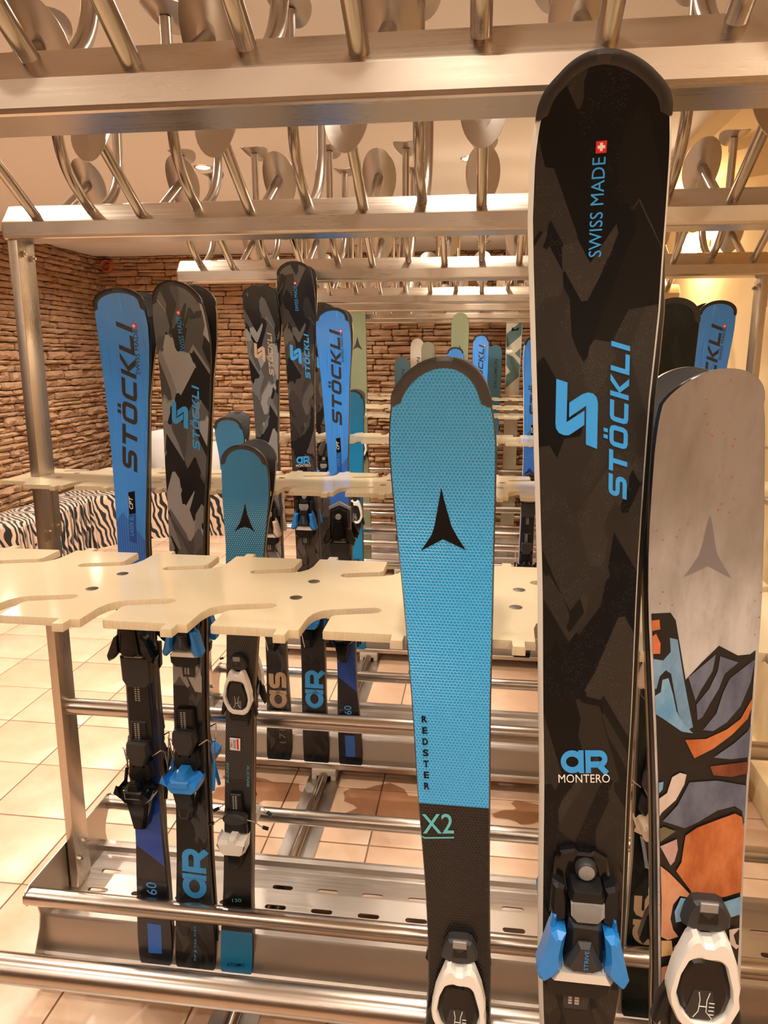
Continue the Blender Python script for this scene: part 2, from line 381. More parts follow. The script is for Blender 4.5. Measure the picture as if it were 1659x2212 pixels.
SGEO = [stone_geo(rng) for _ in range(14)]
SMESH = [mesh('stone', v, f, STONE) for v, f in SGEO]
def clad(parent, u0, u1, z0, z1, to_world, rotm, score):
    st = []; z = z0
    while z < z1-.01:
        h = min(rng.choice((.036, .045, .052, .06, .072)), z1-z)
        if z1-z-h < .02: h = z1-z
        u = u0+rng.uniform(-.15, 0)
        while u < u1:
            w = rng.uniform(.09, .30)*(.8 if h < .045 else 1); d = rng.uniform(.024, .085)
            a, b = max(u, u0), min(u+w, u1)
            if b-a > .03:
                if h > .055 and rng.random() < .3:
                    st.append(((a+b)/2, z+h*.27, b-a, h*.54, d)); st.append(((a+b)/2, z+h*.77, b-a, h*.46, d*rng.uniform(.7, 1.2)))
                else: st.append(((a+b)/2, z+h/2, b-a, h, d))
            u += w
        z += h
    st.sort(key=lambda s: -score(s)*s[2]*s[3])
    big = B()
    for i, (u, z, w, h, d) in enumerate(st):
        g = rng.randrange(14); fl = rng.choice((1, -1))
        M = Matrix.Translation(to_world(u, z)) @ rotm @ Matrix.Rotation(rng.uniform(-.03, .03), 4, 'Z') @ Matrix.Diagonal((w-.004, h-.004, d, 1))
        if fl < 0: M = M @ Matrix.Rotation(pi, 4, 'Z')
        if i < 300:
            o = link('stone', SMESH[g], parent); o.matrix_local = M
        else:
            v, f = SGEO[g]; big.add([M @ Vector(p) for p in v], f)
    tag(big.obj('stone', STONE, parent, smooth=None, recalc=False), kind='stuff')
rot_far = Matrix(((1, 0, 0, 0), (0, 0, -1, 0), (0, 1, 0, 0), (0, 0, 0, 1)))
rot_left = Matrix(((0, 0, 1, 0), (1, 0, 0, 0), (0, 1, 0, 0), (0, 0, 0, 1)))
clad(wf, XL-.03, XR, 0., CEIL, lambda u, z: Vector((u, YF+.035, z)), rot_far, lambda s: 1. if (s[1] > .8 and s[0] < .6 and not (-.9 > s[0] > -2.0 and 0)) else .2)
clad(wl, 2.6, YF+.03, 0., CEIL, lambda u, z: Vector((XL-.035, u, z)), rot_left, lambda s: 1. if (s[1] > .45 and s[0] > 4.4) else .2)
# ceiling downlights
COLN = {-2.6: 'over the aisle by the left stone wall', -1.35: 'past the left ends of the racks', -.08: 'over the middle of the racks', .86: 'by the right wall'}
ROWN = {-.6: 'behind the view', .38: 'in front of the nearest rack', 1.72: 'level with the second rack', 2.7: 'level with the third rack', 3.65: 'level with the fourth rack', 4.6: 'level with the fifth rack', 5.72: 'level with the farthest rack'}
LAMPLAB = {(-2.6, 5.72): 'ceiling spotlight near the corner of the stone walls, beside the orange pipe', (-1.35, 3.65): 'ceiling spotlight seen between the drying tubes at upper left', (-.08, 3.65): 'ceiling spotlight seen between the drying tubes above the honeycomb ski'}
ring = B(); k = 20
for r0, r1, z0_, z1_ in ((.046, .040, 0, -.006), (.040, .034, -.006, -.004)):
    ring.add([(r0*cos(2*pi*i/k), r0*sin(2*pi*i/k), z0_) for i in range(k)]+[(r1*cos(2*pi*i/k), r1*sin(2*pi*i/k), z1_) for i in range(k)], [(i, (i+1) % k, k+(i+1) % k, k+i) for i in range(k)])
RINGM = ring.mesh('downlight_rim', CHROME, 30, False)
DISCM = B().add([(.034*cos(2*pi*i/k), .034*sin(2*pi*i/k), -.0035) for i in range(k)], [tuple(range(k-1, -1, -1))]).mesh('downlight_bulb', GLOW, None, False)
BODYM = B().tube([(0, 0, .05), (0, 0, -.0005)], .0445, k).mesh('downlight_can', CHROME)
for i, (x, y) in enumerate(LAMPS):
    e = tag(empty('downlight', (x, y, CEIL)), LAMPLAB.get((x, y), 'ceiling spotlight '+COLN[x]+', '+ROWN[y]), 'ceiling light', 'spotlights in the ceiling')
    share('rim', RINGM, e); share('bulb', DISCM, e)
    L = bpy.data.lights.new('downlight_beam', 'SPOT'); L.energy = LAMP_W*(1.4 if x < -2 else 1) if y > 1 else LAMP_NEAR if y > 0 else LAMP_BACK; L.color = LAMPC; L.shadow_soft_size = .034; L.spot_size = radians(150); L.spot_blend = .9
    lo = link('downlight_beam', L, e, (0, 0, -.02))
# unseen uplighters added behind the photographer to brighten the ceiling
for i, x in enumerate((-2.4, -.9, .5)):
    e = tag(empty('added_uplighter', (x, YN, 1.75)), ('left', 'middle', 'right')[i]+' one of three half-bowl uplighters added out of view to fill the ceiling with light', 'wall lamp', 'added uplighters on the near wall')
    t = B(); k = 16
    rows_ = [(.02, -.11), (.07, -.08), (.10, -.03), (.115, .03)]
    v = [(r*cos(pi*j/k), r*.8*sin(pi*j/k), z) for r, z in rows_ for j in range(k+1)]
    t.add(v, [(a*(k+1)+j, a*(k+1)+j+1, (a+1)*(k+1)+j+1, (a+1)*(k+1)+j) for a in range(3) for j in range(k)]); t.obj('bowl', CEILM, e, smooth=50)
    L = bpy.data.lights.new('fill_uplight', 'SPOT'); L.energy = FILL_UP_W; L.color = LAMPC; L.shadow_soft_size = .05; L.spot_size = radians(160); L.spot_blend = .8
    lo = link('fill_uplight', L, e, (0, .05, .05)); lo.rotation_euler = (pi-.35, 0, 0)
# added lamp, standing in for the unseen source that lights the recess
WL = tag(empty('added_lamp', (XR-.02, 3.9, 2.06)), 'added glowing lamp standing in for the unseen light on the cream wall', 'wall lamp')
B().box((-.03, -.05, -.02), (.02, .05, .02), bev=.008).obj('lamp_body', CHROME, WL)
B().box((-.09, -.045, -.05), (-.03, .045, .05), bev=.02).obj('lamp_shade', GLOW, WL)
L = bpy.data.lights.new('added_lamp_light', 'POINT'); L.energy = 14; L.color = (1, .72, .40); L.shadow_soft_size = .06
link('added_lamp_light', L, WL, (-.14, 0, 0))
# drain pipe in the far wall
pp = tag(empty('drain_pipe', (-3.40, YF, 2.335)), 'open end of an orange plastic pipe sticking out of stone wall', 'pipe')
t = B(); kk = 24
for (r0, y_0), (r1, y_1) in (((.050, .06), (.050, -.055)), ((.050, -.055), (.045, -.055)), ((.045, -.055), (.045, .05))):
    t.add([(r0*cos(2*pi*i/kk), y_0, r0*sin(2*pi*i/kk)) for i in range(kk)]+[(r1*cos(2*pi*i/kk), y_1, r1*sin(2*pi*i/kk)) for i in range(kk)], [(i, (i+1) % kk, kk+(i+1) % kk, kk+i) for i in range(kk)])
t.obj('pipe_wall', P('orange_plastic', (.62, .13, .03), .4), pp)
B().add([(.045*cos(2*pi*i/kk), .03, .045*sin(2*pi*i/kk)) for i in range(kk)], [tuple(range(kk))]).obj('pipe_inside', P('pipe_dark', (.25, .04, .015), .7), pp)
# stairs seen from below at the right
stp = tag(empty('staircase', (XR, 3.2, 2.2)), 'zigzag underside of a cream staircase climbing out of view at right', 'staircase')
def wedge(pts, z0_, z1_):
    t = B(); n = len(pts); t.add([(p[0], p[1], z0_) for p in pts]+[(p[0], p[1], z1_) for p in pts], [tuple(range(n-1, -1, -1)), tuple(range(n, 2*n))]+[(i, (i+1) % n, n+(i+1) % n, n+i) for i in range(n)])
    return t
wedge([(.915, 3.20), (1.06, 3.02), (1.06, 3.55)], 2.30, CEIL-.002).obj('step', YELLOW, stp, (-XR, -3.2, -2.2), smooth=None)
wedge([(.985, 3.16), (1.06, 3.10), (1.06, 3.55)], 2.20, 2.30).obj('step', YELLOW, stp, (-XR, -3.2, -2.2), smooth=None)

# zebra bench, L-shaped, seat with rounded edges
def bench():
    e = tag(empty('bench', (-3.25, 5.2, 0)), 'long corner bench covered in zebra striped plush below the stone walls', 'bench')
    out = [(XL+.075, 4.45), (-3.07, 4.45), (-3.07, 5.45), (-2.85, 5.80), (-2.45, 6.02), (-1.78, 6.05), (-1.78, YF-.075), (XL+.075, YF-.075)]
    bm = bmesh.new(); vs = [bm.verts.new((x+3.25, y-5.2, 0)) for x, y in out]; fc = bm.faces.new(vs)
    r = bmesh.ops.extrude_face_region(bm, geom=[fc]); up = [g for g in r['geom'] if isinstance(g, bmesh.types.BMVert)]
    for v in up: v.co.z = .42
    bmesh.ops.recalc_face_normals(bm, faces=bm.faces)
    top = [e_ for e_ in bm.edges if e_.verts[0].co.z > .4 and e_.verts[1].co.z > .4] + [e_ for e_ in bm.edges if abs(e_.verts[0].co.z-e_.verts[1].co.z) > .3]
    bmesh.ops.bevel(bm, geom=top, offset=.035, segments=4, profile=.5, affect='EDGES')
    me = bpy.data.meshes.new('bench_cover'); bm.to_mesh(me); bm.free(); me.materials.append(ZEBRA)
    me.polygons.foreach_set('use_smooth', [True]*len(me.polygons)); me.set_sharp_from_angle(angle=radians(50))
    link('plush_cover', me, e)
    sk = B()
    for i in range(14):
        y = 4.50+i*.07; sk.tube([(-3.06+3.25, y-5.2, .40), (-3.05+3.25, y-5.2, .2), (-3.055+3.25, y-5.2+.01, .01)], [.012, .016, .022], 8)
    sk.obj('skirt_fold', ZEBRA, e)
bench()
cu = tag(empty('cushion', (-3.02, 6.2, .42)), 'white padded bag with a black side leaning on the bench corner', 'bag')
bm = bmesh.new(); bmesh.ops.create_cube(bm, size=1)
bmesh.ops.subdivide_edges(bm, edges=bm.edges[:], cuts=4, use_grid_fill=True)
for v in bm.verts:
    q = v.co*2; l = Vector((q.x*sqrt(1-.25*q.z*q.z), q.y*sqrt(max(.0, 1-.55*q.x*q.x))*sqrt(max(0, 1-.4*q.z*q.z)), q.z*sqrt(1-.3*q.x*q.x)))
    v.co = (l.x*.47, l.y*.13, .24+l.z*.24)
me = bpy.data.meshes.new('bag'); bm.to_mesh(me); bm.free(); me.materials.append(P('white_cloth', (.78, .76, .74), .8)); me.polygons.foreach_set('use_smooth', [True]*len(me.polygons))
link('padded_body', me, cu, (.42, .2, 0))
B().box((-.06, -.02, .0), (.05, .16, .22), bev=.02).obj('side_pocket', P('black_cloth', (.012, .012, .014), .8), cu)
# floor rails, with a few puddles of melt water
for X in (-.535, .40):
    e = tag(empty('floor_rail', (X, 3.2, 0)), 'long steel rail on the tiles crossing under the racks' if X < 0 else 'second steel floor rail under the right half of the racks', 'rail')
    B().box((-.058, -2.7, 0), (.058, 3.3, .005)).obj('rail_plate', ST_S, e)
    B().tube([(0, -2.7, .021), (0, 3.3, .021)], .017, 14).obj('rail_tube', ST_T, e)
def puddle(cx, cy_, rx, ry, seed, label):
    r = random.Random(seed); n = 26; ph = [r.uniform(0, 6.28) for _ in range(4)]
    pts = [(1+.22*sin(3*a+ph[0])+.16*sin(5*a+ph[1])+.1*sin(8*a+ph[2])) for a in [2*pi*i/n for i in range(n)]]
    v = [(rx*pts[i]*cos(2*pi*i/n), ry*pts[i]*sin(2*pi*i/n), .0008) for i in range(n)]
    tag(link('water_puddle', mesh('water_puddle', v, [tuple(range(n))], WATER), None, (cx, cy_, .0012)), label, 'puddle')
puddle(-.76, 2.31, .17, .09, 3, 'small wet patch on the tiles left of the floor rail')
puddle(-.26, 2.29, .20, .105, 8, 'wide wet patch on the tiles right of the floor rail')
puddle(.22, 2.30, .12, .06, 12, 'wet patch on the tiles between the two floor rails')

# ------------------------------------------------------------------ ski racks
RX = -.085                                   # centre of every rack
X0_, X1_ = -1.07-RX, .90-RX                  # ends, rack-local
def beam_mesh():
    h = [(-.036, 1.786), (-.040, 1.7875), (-.042, 1.7925), (-.042, 1.821), (-.0405, 1.824), (-.012, 1.858), (-.010, 1.8595), (0, 1.8625)]
    pr = h+[(-y, z) for y, z in h[-2::-1]]; n = len(pr); t = B()
    v = []
    for x, s in ((X0_, .86), (X0_+.006, 1), (X1_-.006, 1), (X1_, .86)):
        v += [(x, y*s, 1.822+(z-1.822)*(.9 if s < 1 else 1)) for y, z in pr]
    f = [(i*n+k, i*n+(k+1) % n, (i+1)*n+(k+1) % n, (i+1)*n+k) for i in range(3) for k in range(n)]
    f += [tuple(range(n-1, -1, -1)), tuple(3*n+k for k in range(n))]
    return t.add(v, f).mesh('top_beam', ST_X, 20)
BEAM = beam_mesh()
def bez(p, n=10):
    P_ = [Vector(q) for q in p]; o = []
    for i in range(n+1):
        t = i/n; o.append((1-t)**3*P_[0]+3*(1-t)**2*t*P_[1]+3*(1-t)*t*t*P_[2]+t**3*P_[3])
    return o
def dish(a, b, k, th=.0016):
    """oval plate in its own xy plane, edges bent up along x"""
    n = 28; rs = (0, .35, .65, .88, 1); v = []; f = []
    for side in (0, 1):
        for r in rs[1:]:
            for i in range(n):
                x, y = a*r*cos(2*pi*i/n), b*r*sin(2*pi*i/n); v.append((x, y, k*x*x-.5*y*y*.6+side*th))
        v.append((0, 0, side*th))
    N_ = n*4+1
    for s in (0, 1):
        o = s*N_
        for j in range(3):
            for i in range(n):
                q = (o+j*n+i, o+j*n+(i+1) % n, o+(j+1)*n+(i+1) % n, o+(j+1)*n+i); f.append(q if s else q[::-1])
        for i in range(n):
            q = (o+4*n, o+i, o+(i+1) % n); f.append(q if s else q[::-1])
    for i in range(n): f.append((3*n+i, 3*n+(i+1) % n, N_+3*n+(i+1) % n, N_+3*n+i))
    return mesh('dish', v, f, ST_D, 40)
DISH = dish(.0405, .068, 9.)
def peg_meshes(sgn):
    s = B().tube([(0, sgn*.018, 1.826), (0, sgn*.206, 1.946)], .0112, 14).mesh('drying_tube', ST_T, 40)
    path = [Vector((0, sgn*.012, 1.846))]+bez([(0, sgn*.040, 1.862), (0, sgn*.095, 1.892), (0, sgn*.125, 1.925), (0, sgn*.131, 1.985)], 9)+[Vector((0, sgn*.134, 2.06)), Vector((0, sgn*.137, 2.168))]
    j = B().tube(path, .0112, 14).mesh('bent_drying_tube', ST_T, 40)
    d = Vector((0, sgn*.84, .54)).normalized(); zx = Vector((sgn*-1., 0, 0)); e = d.cross(zx)
    Ms = Matrix((( zx.x, e.x, d.x, 0), (zx.y, e.y, d.y, sgn*.206), (zx.z, e.z, d.z, 1.946), (0, 0, 0, 1)))
    Mj = Matrix.Translation((0, sgn*.137, 2.168)) @ Matrix.Rotation(sgn*.06, 4, 'X')
    return s, j, Ms, Mj
PEG = {s: peg_meshes(s) for s in (-1, 1)}
# slotted board
PITCH_B = .1224; BX0 = -.158
FC = [(0, -.135), (.003, -.137), (.073, -.137), (.0735, -.153), (.0865, -.153), (.087, -.138), (.0975, -.138), (.0985, -.100), (.102, -.085), (.109, -.075), (.119, -.069), (.165, -.057), (.1715, -.058), (.1755, -.0635), (.173, -.072), (.166, -.0752), (.1265, -.0862), (.1222, -.092)]
def build_board():
    F_ = []
    for k in range(-7, 8):
        x = BX0+k*PITCH_B; F_ += [(x+a-RX, b) for a, b in FC]
    R_ = []
    for k in range(-8, 7):
        x = -.281-(BX0+k*PITCH_B); R_ += [(x-a-RX, -b) for a, b in FC]
    F_ = [p for p in F_ if p[0] < .915-RX]; R_ = [p for p in R_ if -1.07-RX < p[0] < .90-RX]
    poly = [(-1.10-RX, -.09), (-1.045-RX, -.095), (-1.03-RX, -.10)]+F_+[(.93-RX, -.10), (.93-RX, .10)]+R_+[(-1.09-RX, .10), (-1.10-RX, .08)]
    t = B(); t.prism(poly, lambda a, b, w: (a, b, w), 1.2398, 1.249, 0, .0006, 1); return t.mesh('slotted_board', [CREAM_TOP, CREAM_EDGE], 25)
BOARD = build_board()
SCREW = B().add([(.0078*cos(2*pi*i/12), .0078*sin(2*pi*i/12), 1.24925) for i in range(12)]+[(.005*cos(2*pi*i/12), .005*sin(2*pi*i/12), 1.2499) for i in range(12)]+[(0, 0, 1.2493)], [(i, (i+1) % 12, 12+(i+1) % 12, 12+i) for i in range(12)]+[(12+i, 12+(i+1) % 12, 24) for i in range(12)]).mesh('screw', P('screw_steel', (.07, .05, .035), .4, .5), 30)
def post_mesh(x): return B().box((x-.011, -.033, .122), (x+.011, .033, 1.787), bev=.0015).mesh('post', ST_Z, 30)
PX = (-1.050-RX, .889-RX)
POST = [post_mesh(x) for x in PX]
def bolt_mesh(s):
    t = B(); t.tube([(0, 0, 0), (s*.006, 0, 0)], .0065, 6); t.tube([(s*.006, 0, 0), (s*.011, 0, 0)], .0035, 8); return t.mesh('bolt', BOLT, 30)
BOLTM = {s: bolt_mesh(s) for s in (1, -1)}
MID = B().tube([(PX[0]+.011, 0, .642), (PX[1]-.011, 0, .642)], .021, 20).mesh('cross_bar', ST_R, 40)
BTUBE = B().tube([(X0_+.004, 0, .234), (X0_, 0, .234), (X1_, 0, .234), (X1_-.004, 0, .234)][1:3], .021, 20).mesh('kick_tube', ST_R, 40)
half = [(.207, .044), (.207, .062), (.196, .075), (.172, .12), (.165, .155), (.172, .185), (.190, .212), (.212, .216), (.219, .236), (.212, .254), (.195, .262)]
def endplate():
    poly = [(-a, b) for a, b in half]+[(-.06, .262), (.06, .262)]+[(a, b) for a, b in half[::-1]]
    return B().prism(poly, lambda a, b, w: (w, a, b), -.0015, .0015).mesh('end_plate', ST_S, 30)
ENDP = endplate()
def tray_mesh():
    t = B(); a, b = X0_+.003, X1_-.003
    prof = [(.118, .129), (.122, .142), (.1465, .144), (.150, .138), (.166, .052), (.172, .045), (.203, .044), (.206, .062)]
    for s in (-1, 1):
        n = len(prof); v = [(a, s*y, z) for y, z in prof]+[(b, s*y, z) for y, z in prof]
        v += [(a, s*(y+(.0015 if y < .2 else -.0018)), z-.0016 if y < .2 else z) for y, z in prof]+[(b, s*(y+(.0015 if y < .2 else -.0018)), z-.0016 if y < .2 else z) for y, z in prof]
        t.add(v, [(i, i+1, n+i+1, n+i) for i in range(n-1)]+[(2*n+i, 3*n+i, 3*n+i+1, 2*n+i+1) for i in range(n-1)]+[(n-1, 3*n-1, 4*n-1, 2*n-1)])
    # deck with two rows of oval slots per pitch
    def cell(xa, xb, ya, yb, cx, cy_, l, r):
        n = 16; inn = []
        for i in range(n):
            q = 2*pi*i/n+pi/n; ux, uy = cos(q), sin(q); inn.append((cx+(l/2-r)*(1 if ux > 0 else -1)+r*ux, cy_+r*uy))
            if i in (3, 11): inn += [(cx+o_*(1 if i == 3 else -1), cy_+r*(1 if i == 3 else -1)) for o_ in (.010, 0, -.010)]
        n = len(inn)
        outp = []
        for (x, y) in inn:
            dx, dy = x-cx, y-cy_; k_ = min((xb-cx)/abs(dx) if abs(dx) > 1e-9 else 9e9, (yb-cy_)/abs(dy) if abs(dy) > 1e-9 else 9e9); outp.append((cx+dx*k_, cy_+dy*k_))
        v = [(x, y, .129) for x, y in inn]+[(x, y, .129) for x, y in outp]+[(x, y, .126) for x, y in inn]
        f = [(i, (i+1) % n, n+(i+1) % n, n+i) for i in range(n)]+[(i, 2*n+i, 2*n+(i+1) % n, (i+1) % n) for i in range(n)]
        # corners
        cs = [(xb, yb), (xa, yb), (xa, ya), (xb, ya)]; v += [(x, y, .129) for x, y in cs]
        for ci, (x, y) in enumerate(cs):
            for i in range(n):
                p, q = outp[i], outp[(i+1) % n]
                if (abs(p[0]-q[0]) > 1e-6 and abs(p[1]-q[1]) > 1e-6) and ((p[0]-cx)*(x-cx) > 0 and (p[1]-cy_)*(y-cy_) > 0): f.append((n+i, n+(i+1) % n, 3*n+ci))
        t.add(v, f)
    c0 = -.493-RX; k0 = int((a-c0)/PITCH_B)-1; xs = [c0+k_*PITCH_B for k_ in range(k0, 20) if a+.06 < c0+k_*PITCH_B < b-.06]
    for cx in xs:
        for cy_ in (-.035, .038): cell(cx-PITCH_B/2, cx+PITCH_B/2, cy_-.03, cy_+.03, cx, cy_, .056, .0078)
    xa, xb = xs[0]-PITCH_B/2, xs[-1]+PITCH_B/2
    for ya, yb in ((-.118, -.065), (-.005, .008), (.068, .118)): t.add([(xa, ya, .129), (xb, ya, .129), (xb, yb, .129), (xa, yb, .129)], [(0, 1, 2, 3)])
    for p, q in ((a, xa), (xb, b)): t.add([(p, -.118, .129), (q, -.118, .129), (q, .118, .129), (p, .118, .129)], [(0, 1, 2, 3)])
    return t.mesh('perforated_tray', ST_S, 30, False)
TRAY = tray_mesh()
BLK = P('beige_nylon', (.60, .53, .43), .4)
def block_mesh():
    t = B(); t.box((-.045, -.03, .020), (.045, .03, .044), bev=.004); t.box((-.045, -.03, .003), (-.026, .03, .022), bev=.004); t.box((.026, -.03, .003), (.045, .03, .022), bev=.004)
    t.tube([(-.026, 0, .020), (-.012, 0, .028)], .008, 10, 1); t.tube([(.026, 0, .020), (.012, 0, .028)], .008, 10, 1); return t.mesh('rail_shoe', [BLK, GBLACK], 30)
SHOE = block_mesh()
BRK = B().box((-.0012, -.036, 1.09), (.0012, -.012, 1.237)).box((-.0012, .012, 1.09), (.0012, .036, 1.237)).mesh('bracket', ST_Z, None)
CAPP = B().box((-.0012, -.030, 1.69), (.0012, .030, 1.79)).mesh('end_bracket', ST_Z, None)
LAB = ['nearest steel ski rack, whose beam crosses the top of the view', 'second steel ski rack, with its left post and open tray end in view', 'third steel ski rack from the camera, holding two camouflage skis side by side',
       'fourth steel ski rack from the camera, holding a short teal ski', 'fifth steel ski rack from the camera, with no skis in front', 'sixth steel ski rack from the camera, holding tall sage green skis', 'farthest steel ski rack, right before the stone wall']
RY = [.852, 1.65, 2.62, 3.72, 4.35, 5.25, 5.85]
FLIP = [1, 0, 1, 0, 1, 0, 1]
for i, Y in enumerate(RY):
    rk = tag(empty('ski_rack', (RX, Y, 0)), LAB[i], 'ski rack', 'steel ski racks one behind another')
    share('top_beam', BEAM, rk)
    s0, j0 = (-.01, -.1325) if not FLIP[i] else (-.1325, -.01)
    for sg in (-1, 1):
        S_, J_, Ms, Mj = PEG[sg]
        for k_ in range(-5, 5):
            for base, me, M in ((s0, S_, Ms), (j0, J_, Mj)):
                x = base+.2448*k_
                if not -1.04 < x < .87: continue
                o = share('drying_tube' if me is S_ else 'bent_drying_tube', me, rk, (x-RX, 0, 0))
                d = link('dish', DISH, o); d.matrix_local = M
    bd = share('slotted_board', BOARD, rk)
    for k_ in range(-4, 5):
        for dx, dy in ((-.205, .033), (-.212, -.033)):
            x = dx+.2585*k_
            if -1.0 < x < .85: share('screw', SCREW, bd, (x-RX, dy, 0))
    for q in (0, 1):
        p = share('post', POST[q], rk); sgn = 1 if q == 0 else -1; xf = PX[q]+sgn*.011
        for dy, z in ((-.017, 1.757), (.017, 1.751), (-.018, 1.113), (.02, 1.12), (-.016, .205), (.018, .235)): share('bolt', BOLTM[sgn], p, (xf, dy, z))
        share('bracket', BRK, p, (xf+sgn*.0014, 0, 0)); share('end_bracket', CAPP, p, (PX[q]-sgn*.0125, 0, 0))
        share('end_plate', ENDP, rk, ((X0_+.0045) if q == 0 else (X1_-.0045), 0, 0))
    share('cross_bar', MID, rk)
    share('kick_tube', BTUBE, rk, (0, -.198, 0)); share('kick_tube', BTUBE, rk, (0, .198, 0))
    share('perforated_tray', TRAY, rk)
    for X in (-.535, .40):
        for dy in (-.185, .185): share('rail_shoe', SHOE, rk, (X-RX, dy, 0))

# ------------------------------------------------------------------ skis
Z_T = .048
def fill_rows(rows, tail_hw=.045, slope=0.):
    rows = [tuple(r) for r in rows]
    if rows[-1][0] > .3:
        z, c, hw = rows[-1]
        for zz, h in ((.80, .036), (.45, .036), (.25, .041), (.09, tail_hw), (Z_T, tail_hw)):
            if zz < z-.05: rows.append((zz, c+slope*(z-zz), h))
    if rows[-1][0] > Z_T+.004: rows.append((Z_T, rows[-1][1], rows[-1][2]))
    return rows
class Ski:
    def __init__(s, rows, Y, h, label, group, mats, back=0, guard=None, x_off=0., name='ski', dz=0., side=None, inset=.0016):
        """rows: (z, centre x, half width) from tip to tail; back=1 is the twin leaning behind, top sheet to the wall"""
        s.rows = sorted(fill_rows(rows)); s.Y = Y+.016; s.h = h; s.back = back; s.sg = 1 if back else -1
        s.zt = s.rows[-1][0]; s.rl = .22; s.xo = x_off; s.dz = dz
        z = np.array([r[0] for r in s.rows]); c = np.array([r[1] for r in s.rows]); s._z, s._c = z, c
        s._h = np.array([r[2] for r in s.rows]); s.z1 = z[-2]; s.h1 = s._h[-2]
        s.zb = Z_T; s.slopes()
        s.base = Vector((s.c(s.zb)+s.xo, s.Y, s.zb+dz))
        s.e = tag(empty(name, s.base), label, 'ski', group)
        s.inset = inset; s.body(mats, side)
        if guard: s.guard(guard)
    def c(s, z): return float(np.interp(z, s._z, s._c))
    def hw(s, z):
        """half width: monotone cubic through the squared measurements, so that the tip closes like an ellipse"""
        Z, Q = s._z, s._q; z = min(max(z, Z[0]), Z[-1]); i = min(len(Z)-2, max(0, int(np.searchsorted(Z, z))-1))
        h = Z[i+1]-Z[i]; t = (z-Z[i])/h; m0, m1 = s._m[i]*h, s._m[i+1]*h
        q = (2*t**3-3*t*t+1)*Q[i]+(t**3-2*t*t+t)*m0+(-2*t**3+3*t*t)*Q[i+1]+(t**3-t*t)*m1
        r = sqrt(max(q, 0))
        if z < s.zb+.012: r *= 1-.10*((s.zb+.012-z)/.012)**2
        return r
    def slopes(s):
        Z = s._z; Q = s._q = s._h**2; d = np.diff(Q)/np.diff(Z); h = np.diff(Z); m = np.zeros(len(Z))
        for i in range(1, len(Z)-1):
            if d[i-1]*d[i] > 0: w1 = 2*h[i]+h[i-1]; w2 = h[i]+2*h[i-1]; m[i] = (w1+w2)/(w1/d[i-1]+w2/d[i])
        m[0] = d[0]; m[-1] = 2*d[-1]-m[-2] if abs(2*d[-1]-m[-2]) > abs(d[-1]) else 1.5*d[-1]; s._m = m
    def bend(s, z):
        t = (z-(s.zt-s.rl))/s.rl; b = s.h*max(0, min(1, t))**2
        t2 = (s.zb+.10-z)/.10; b += .006*max(0, min(1, t2))**2
        return b
    def thick(s, z):
        q = (z-s.zb)/(s.zt-s.zb); return .008+.010*max(0, 1-((q-.42)/.42)**2)
    def P(s, x, z, w=0.):
        """point of the top sheet at (x,z), w above it, in the ski's own space"""
        return Vector((x-s.base.x+s.xo, s.sg*(s.bend(z)+s.thick(z)+w)+(.001 if s.back else 0), z-s.zb))
    def body(s, mats, side):
        za = s.zt-.075; zs = list(np.linspace(s.zb, za, 44))+[za+(s.zt-za)*sin(pi/2*k/22) for k in range(1, 23)]
        zs = [s.zb, s.zb+.003, s.zb+.007]+zs[1:]
        V = []; Fc = []; mi = []; n = 8
        for z in zs:
            h = max(s.hw(z), .0004); t = s.thick(z); c = s.c(z); iw = min(s.inset, h*.3)
            for u, w in ((-h+.001, -t), (-h, -t+.0016), (-h, -t*.45), (-h+iw, 0), (h-min(iw, .0022), 0), (h, -t*.45), (h, -t+.0016), (h-.001, -t)): V.append(s.P(c+u, z, w))
        for i in range(len(zs)-1):
            for k in range(n):
                q = (i*n+k, i*n+(k+1) % n, (i+1)*n+(k+1) % n, (i+1)*n+k); Fc.append(q if not s.back else q[::-1]); mi.append((3, 1, 1, 0, 1, 1, 3, 2)[k])
        e = (len(zs)-1)*n
        Fc.append(tuple(range(n))); mi.append(1); Fc.append(tuple(e+k for k in range(n))); mi.append(1)
        me = mesh('ski_body', V, Fc, [mats, side or SIDE_BLACK, BASE, EDGE], 35, mi, True)
        s.bodyo = link('ski_body', me, s.e)
    def guard(s, mat, wd=.0085, drop=None):
        """plastic protector round the tip"""
        z0 = s.zt-(drop or .042); n = 40; t = B(); prof = []
        A = []
        zz = [z0+(s.zt-z0)*sin(pi/2*k/n) for k in range(n+1)]
        L_ = [(s.c(z)-s.hw(z), z) for z in zz]; R_ = [(s.c(z)+s.hw(z), z) for z in zz[::-1]]
        out = L_+R_[1:]; m_ = len(out); V = []
        cx, cz = s.c(z0), s.zt-.06
        for i, (x, z) in enumerate(out):
            p = Vector(out[max(0, i-1)]); q = Vector(out[min(m_-1, i+1)]); d = (q-p).normalized(); nn = Vector((d.y, -d.x))
            f = min(1, min(i, m_-1-i)/3); w_ = wd*(.35+.65*f)
            xi, zi = x+nn.x*w_, z+nn.y*w_; xo, zo = x-nn.x*.0015, z-nn.y*.0015
            zo = min(zo, s.zt+.0015); th = s.thick(min(z, s.zt))
            e_ = min(1, min(i, m_-1-i)/5+.05)
            V += [s.P(xi, min(zi, s.zt), .0005), s.P(x+nn.x*.0025, min(z, s.zt)+nn.y*.0025, .0004+.0016*e_), s.P(x+(xo-x)*e_, z+(zo-z)*e_, .0002), s.P(x+(xo-x)*e_, z+(zo-z)*e_, -th-.0004), s.P(xi, min(zi, s.zt), -th-.0004)]
        F = [(i*5+k, (i+1)*5+k, (i+1)*5+(k+1) % 5, i*5+(k+1) % 5) for i in range(m_-1) for k in range(5)]+[(4, 3, 2, 1, 0), tuple((m_-1)*5+k for k in range(5))]
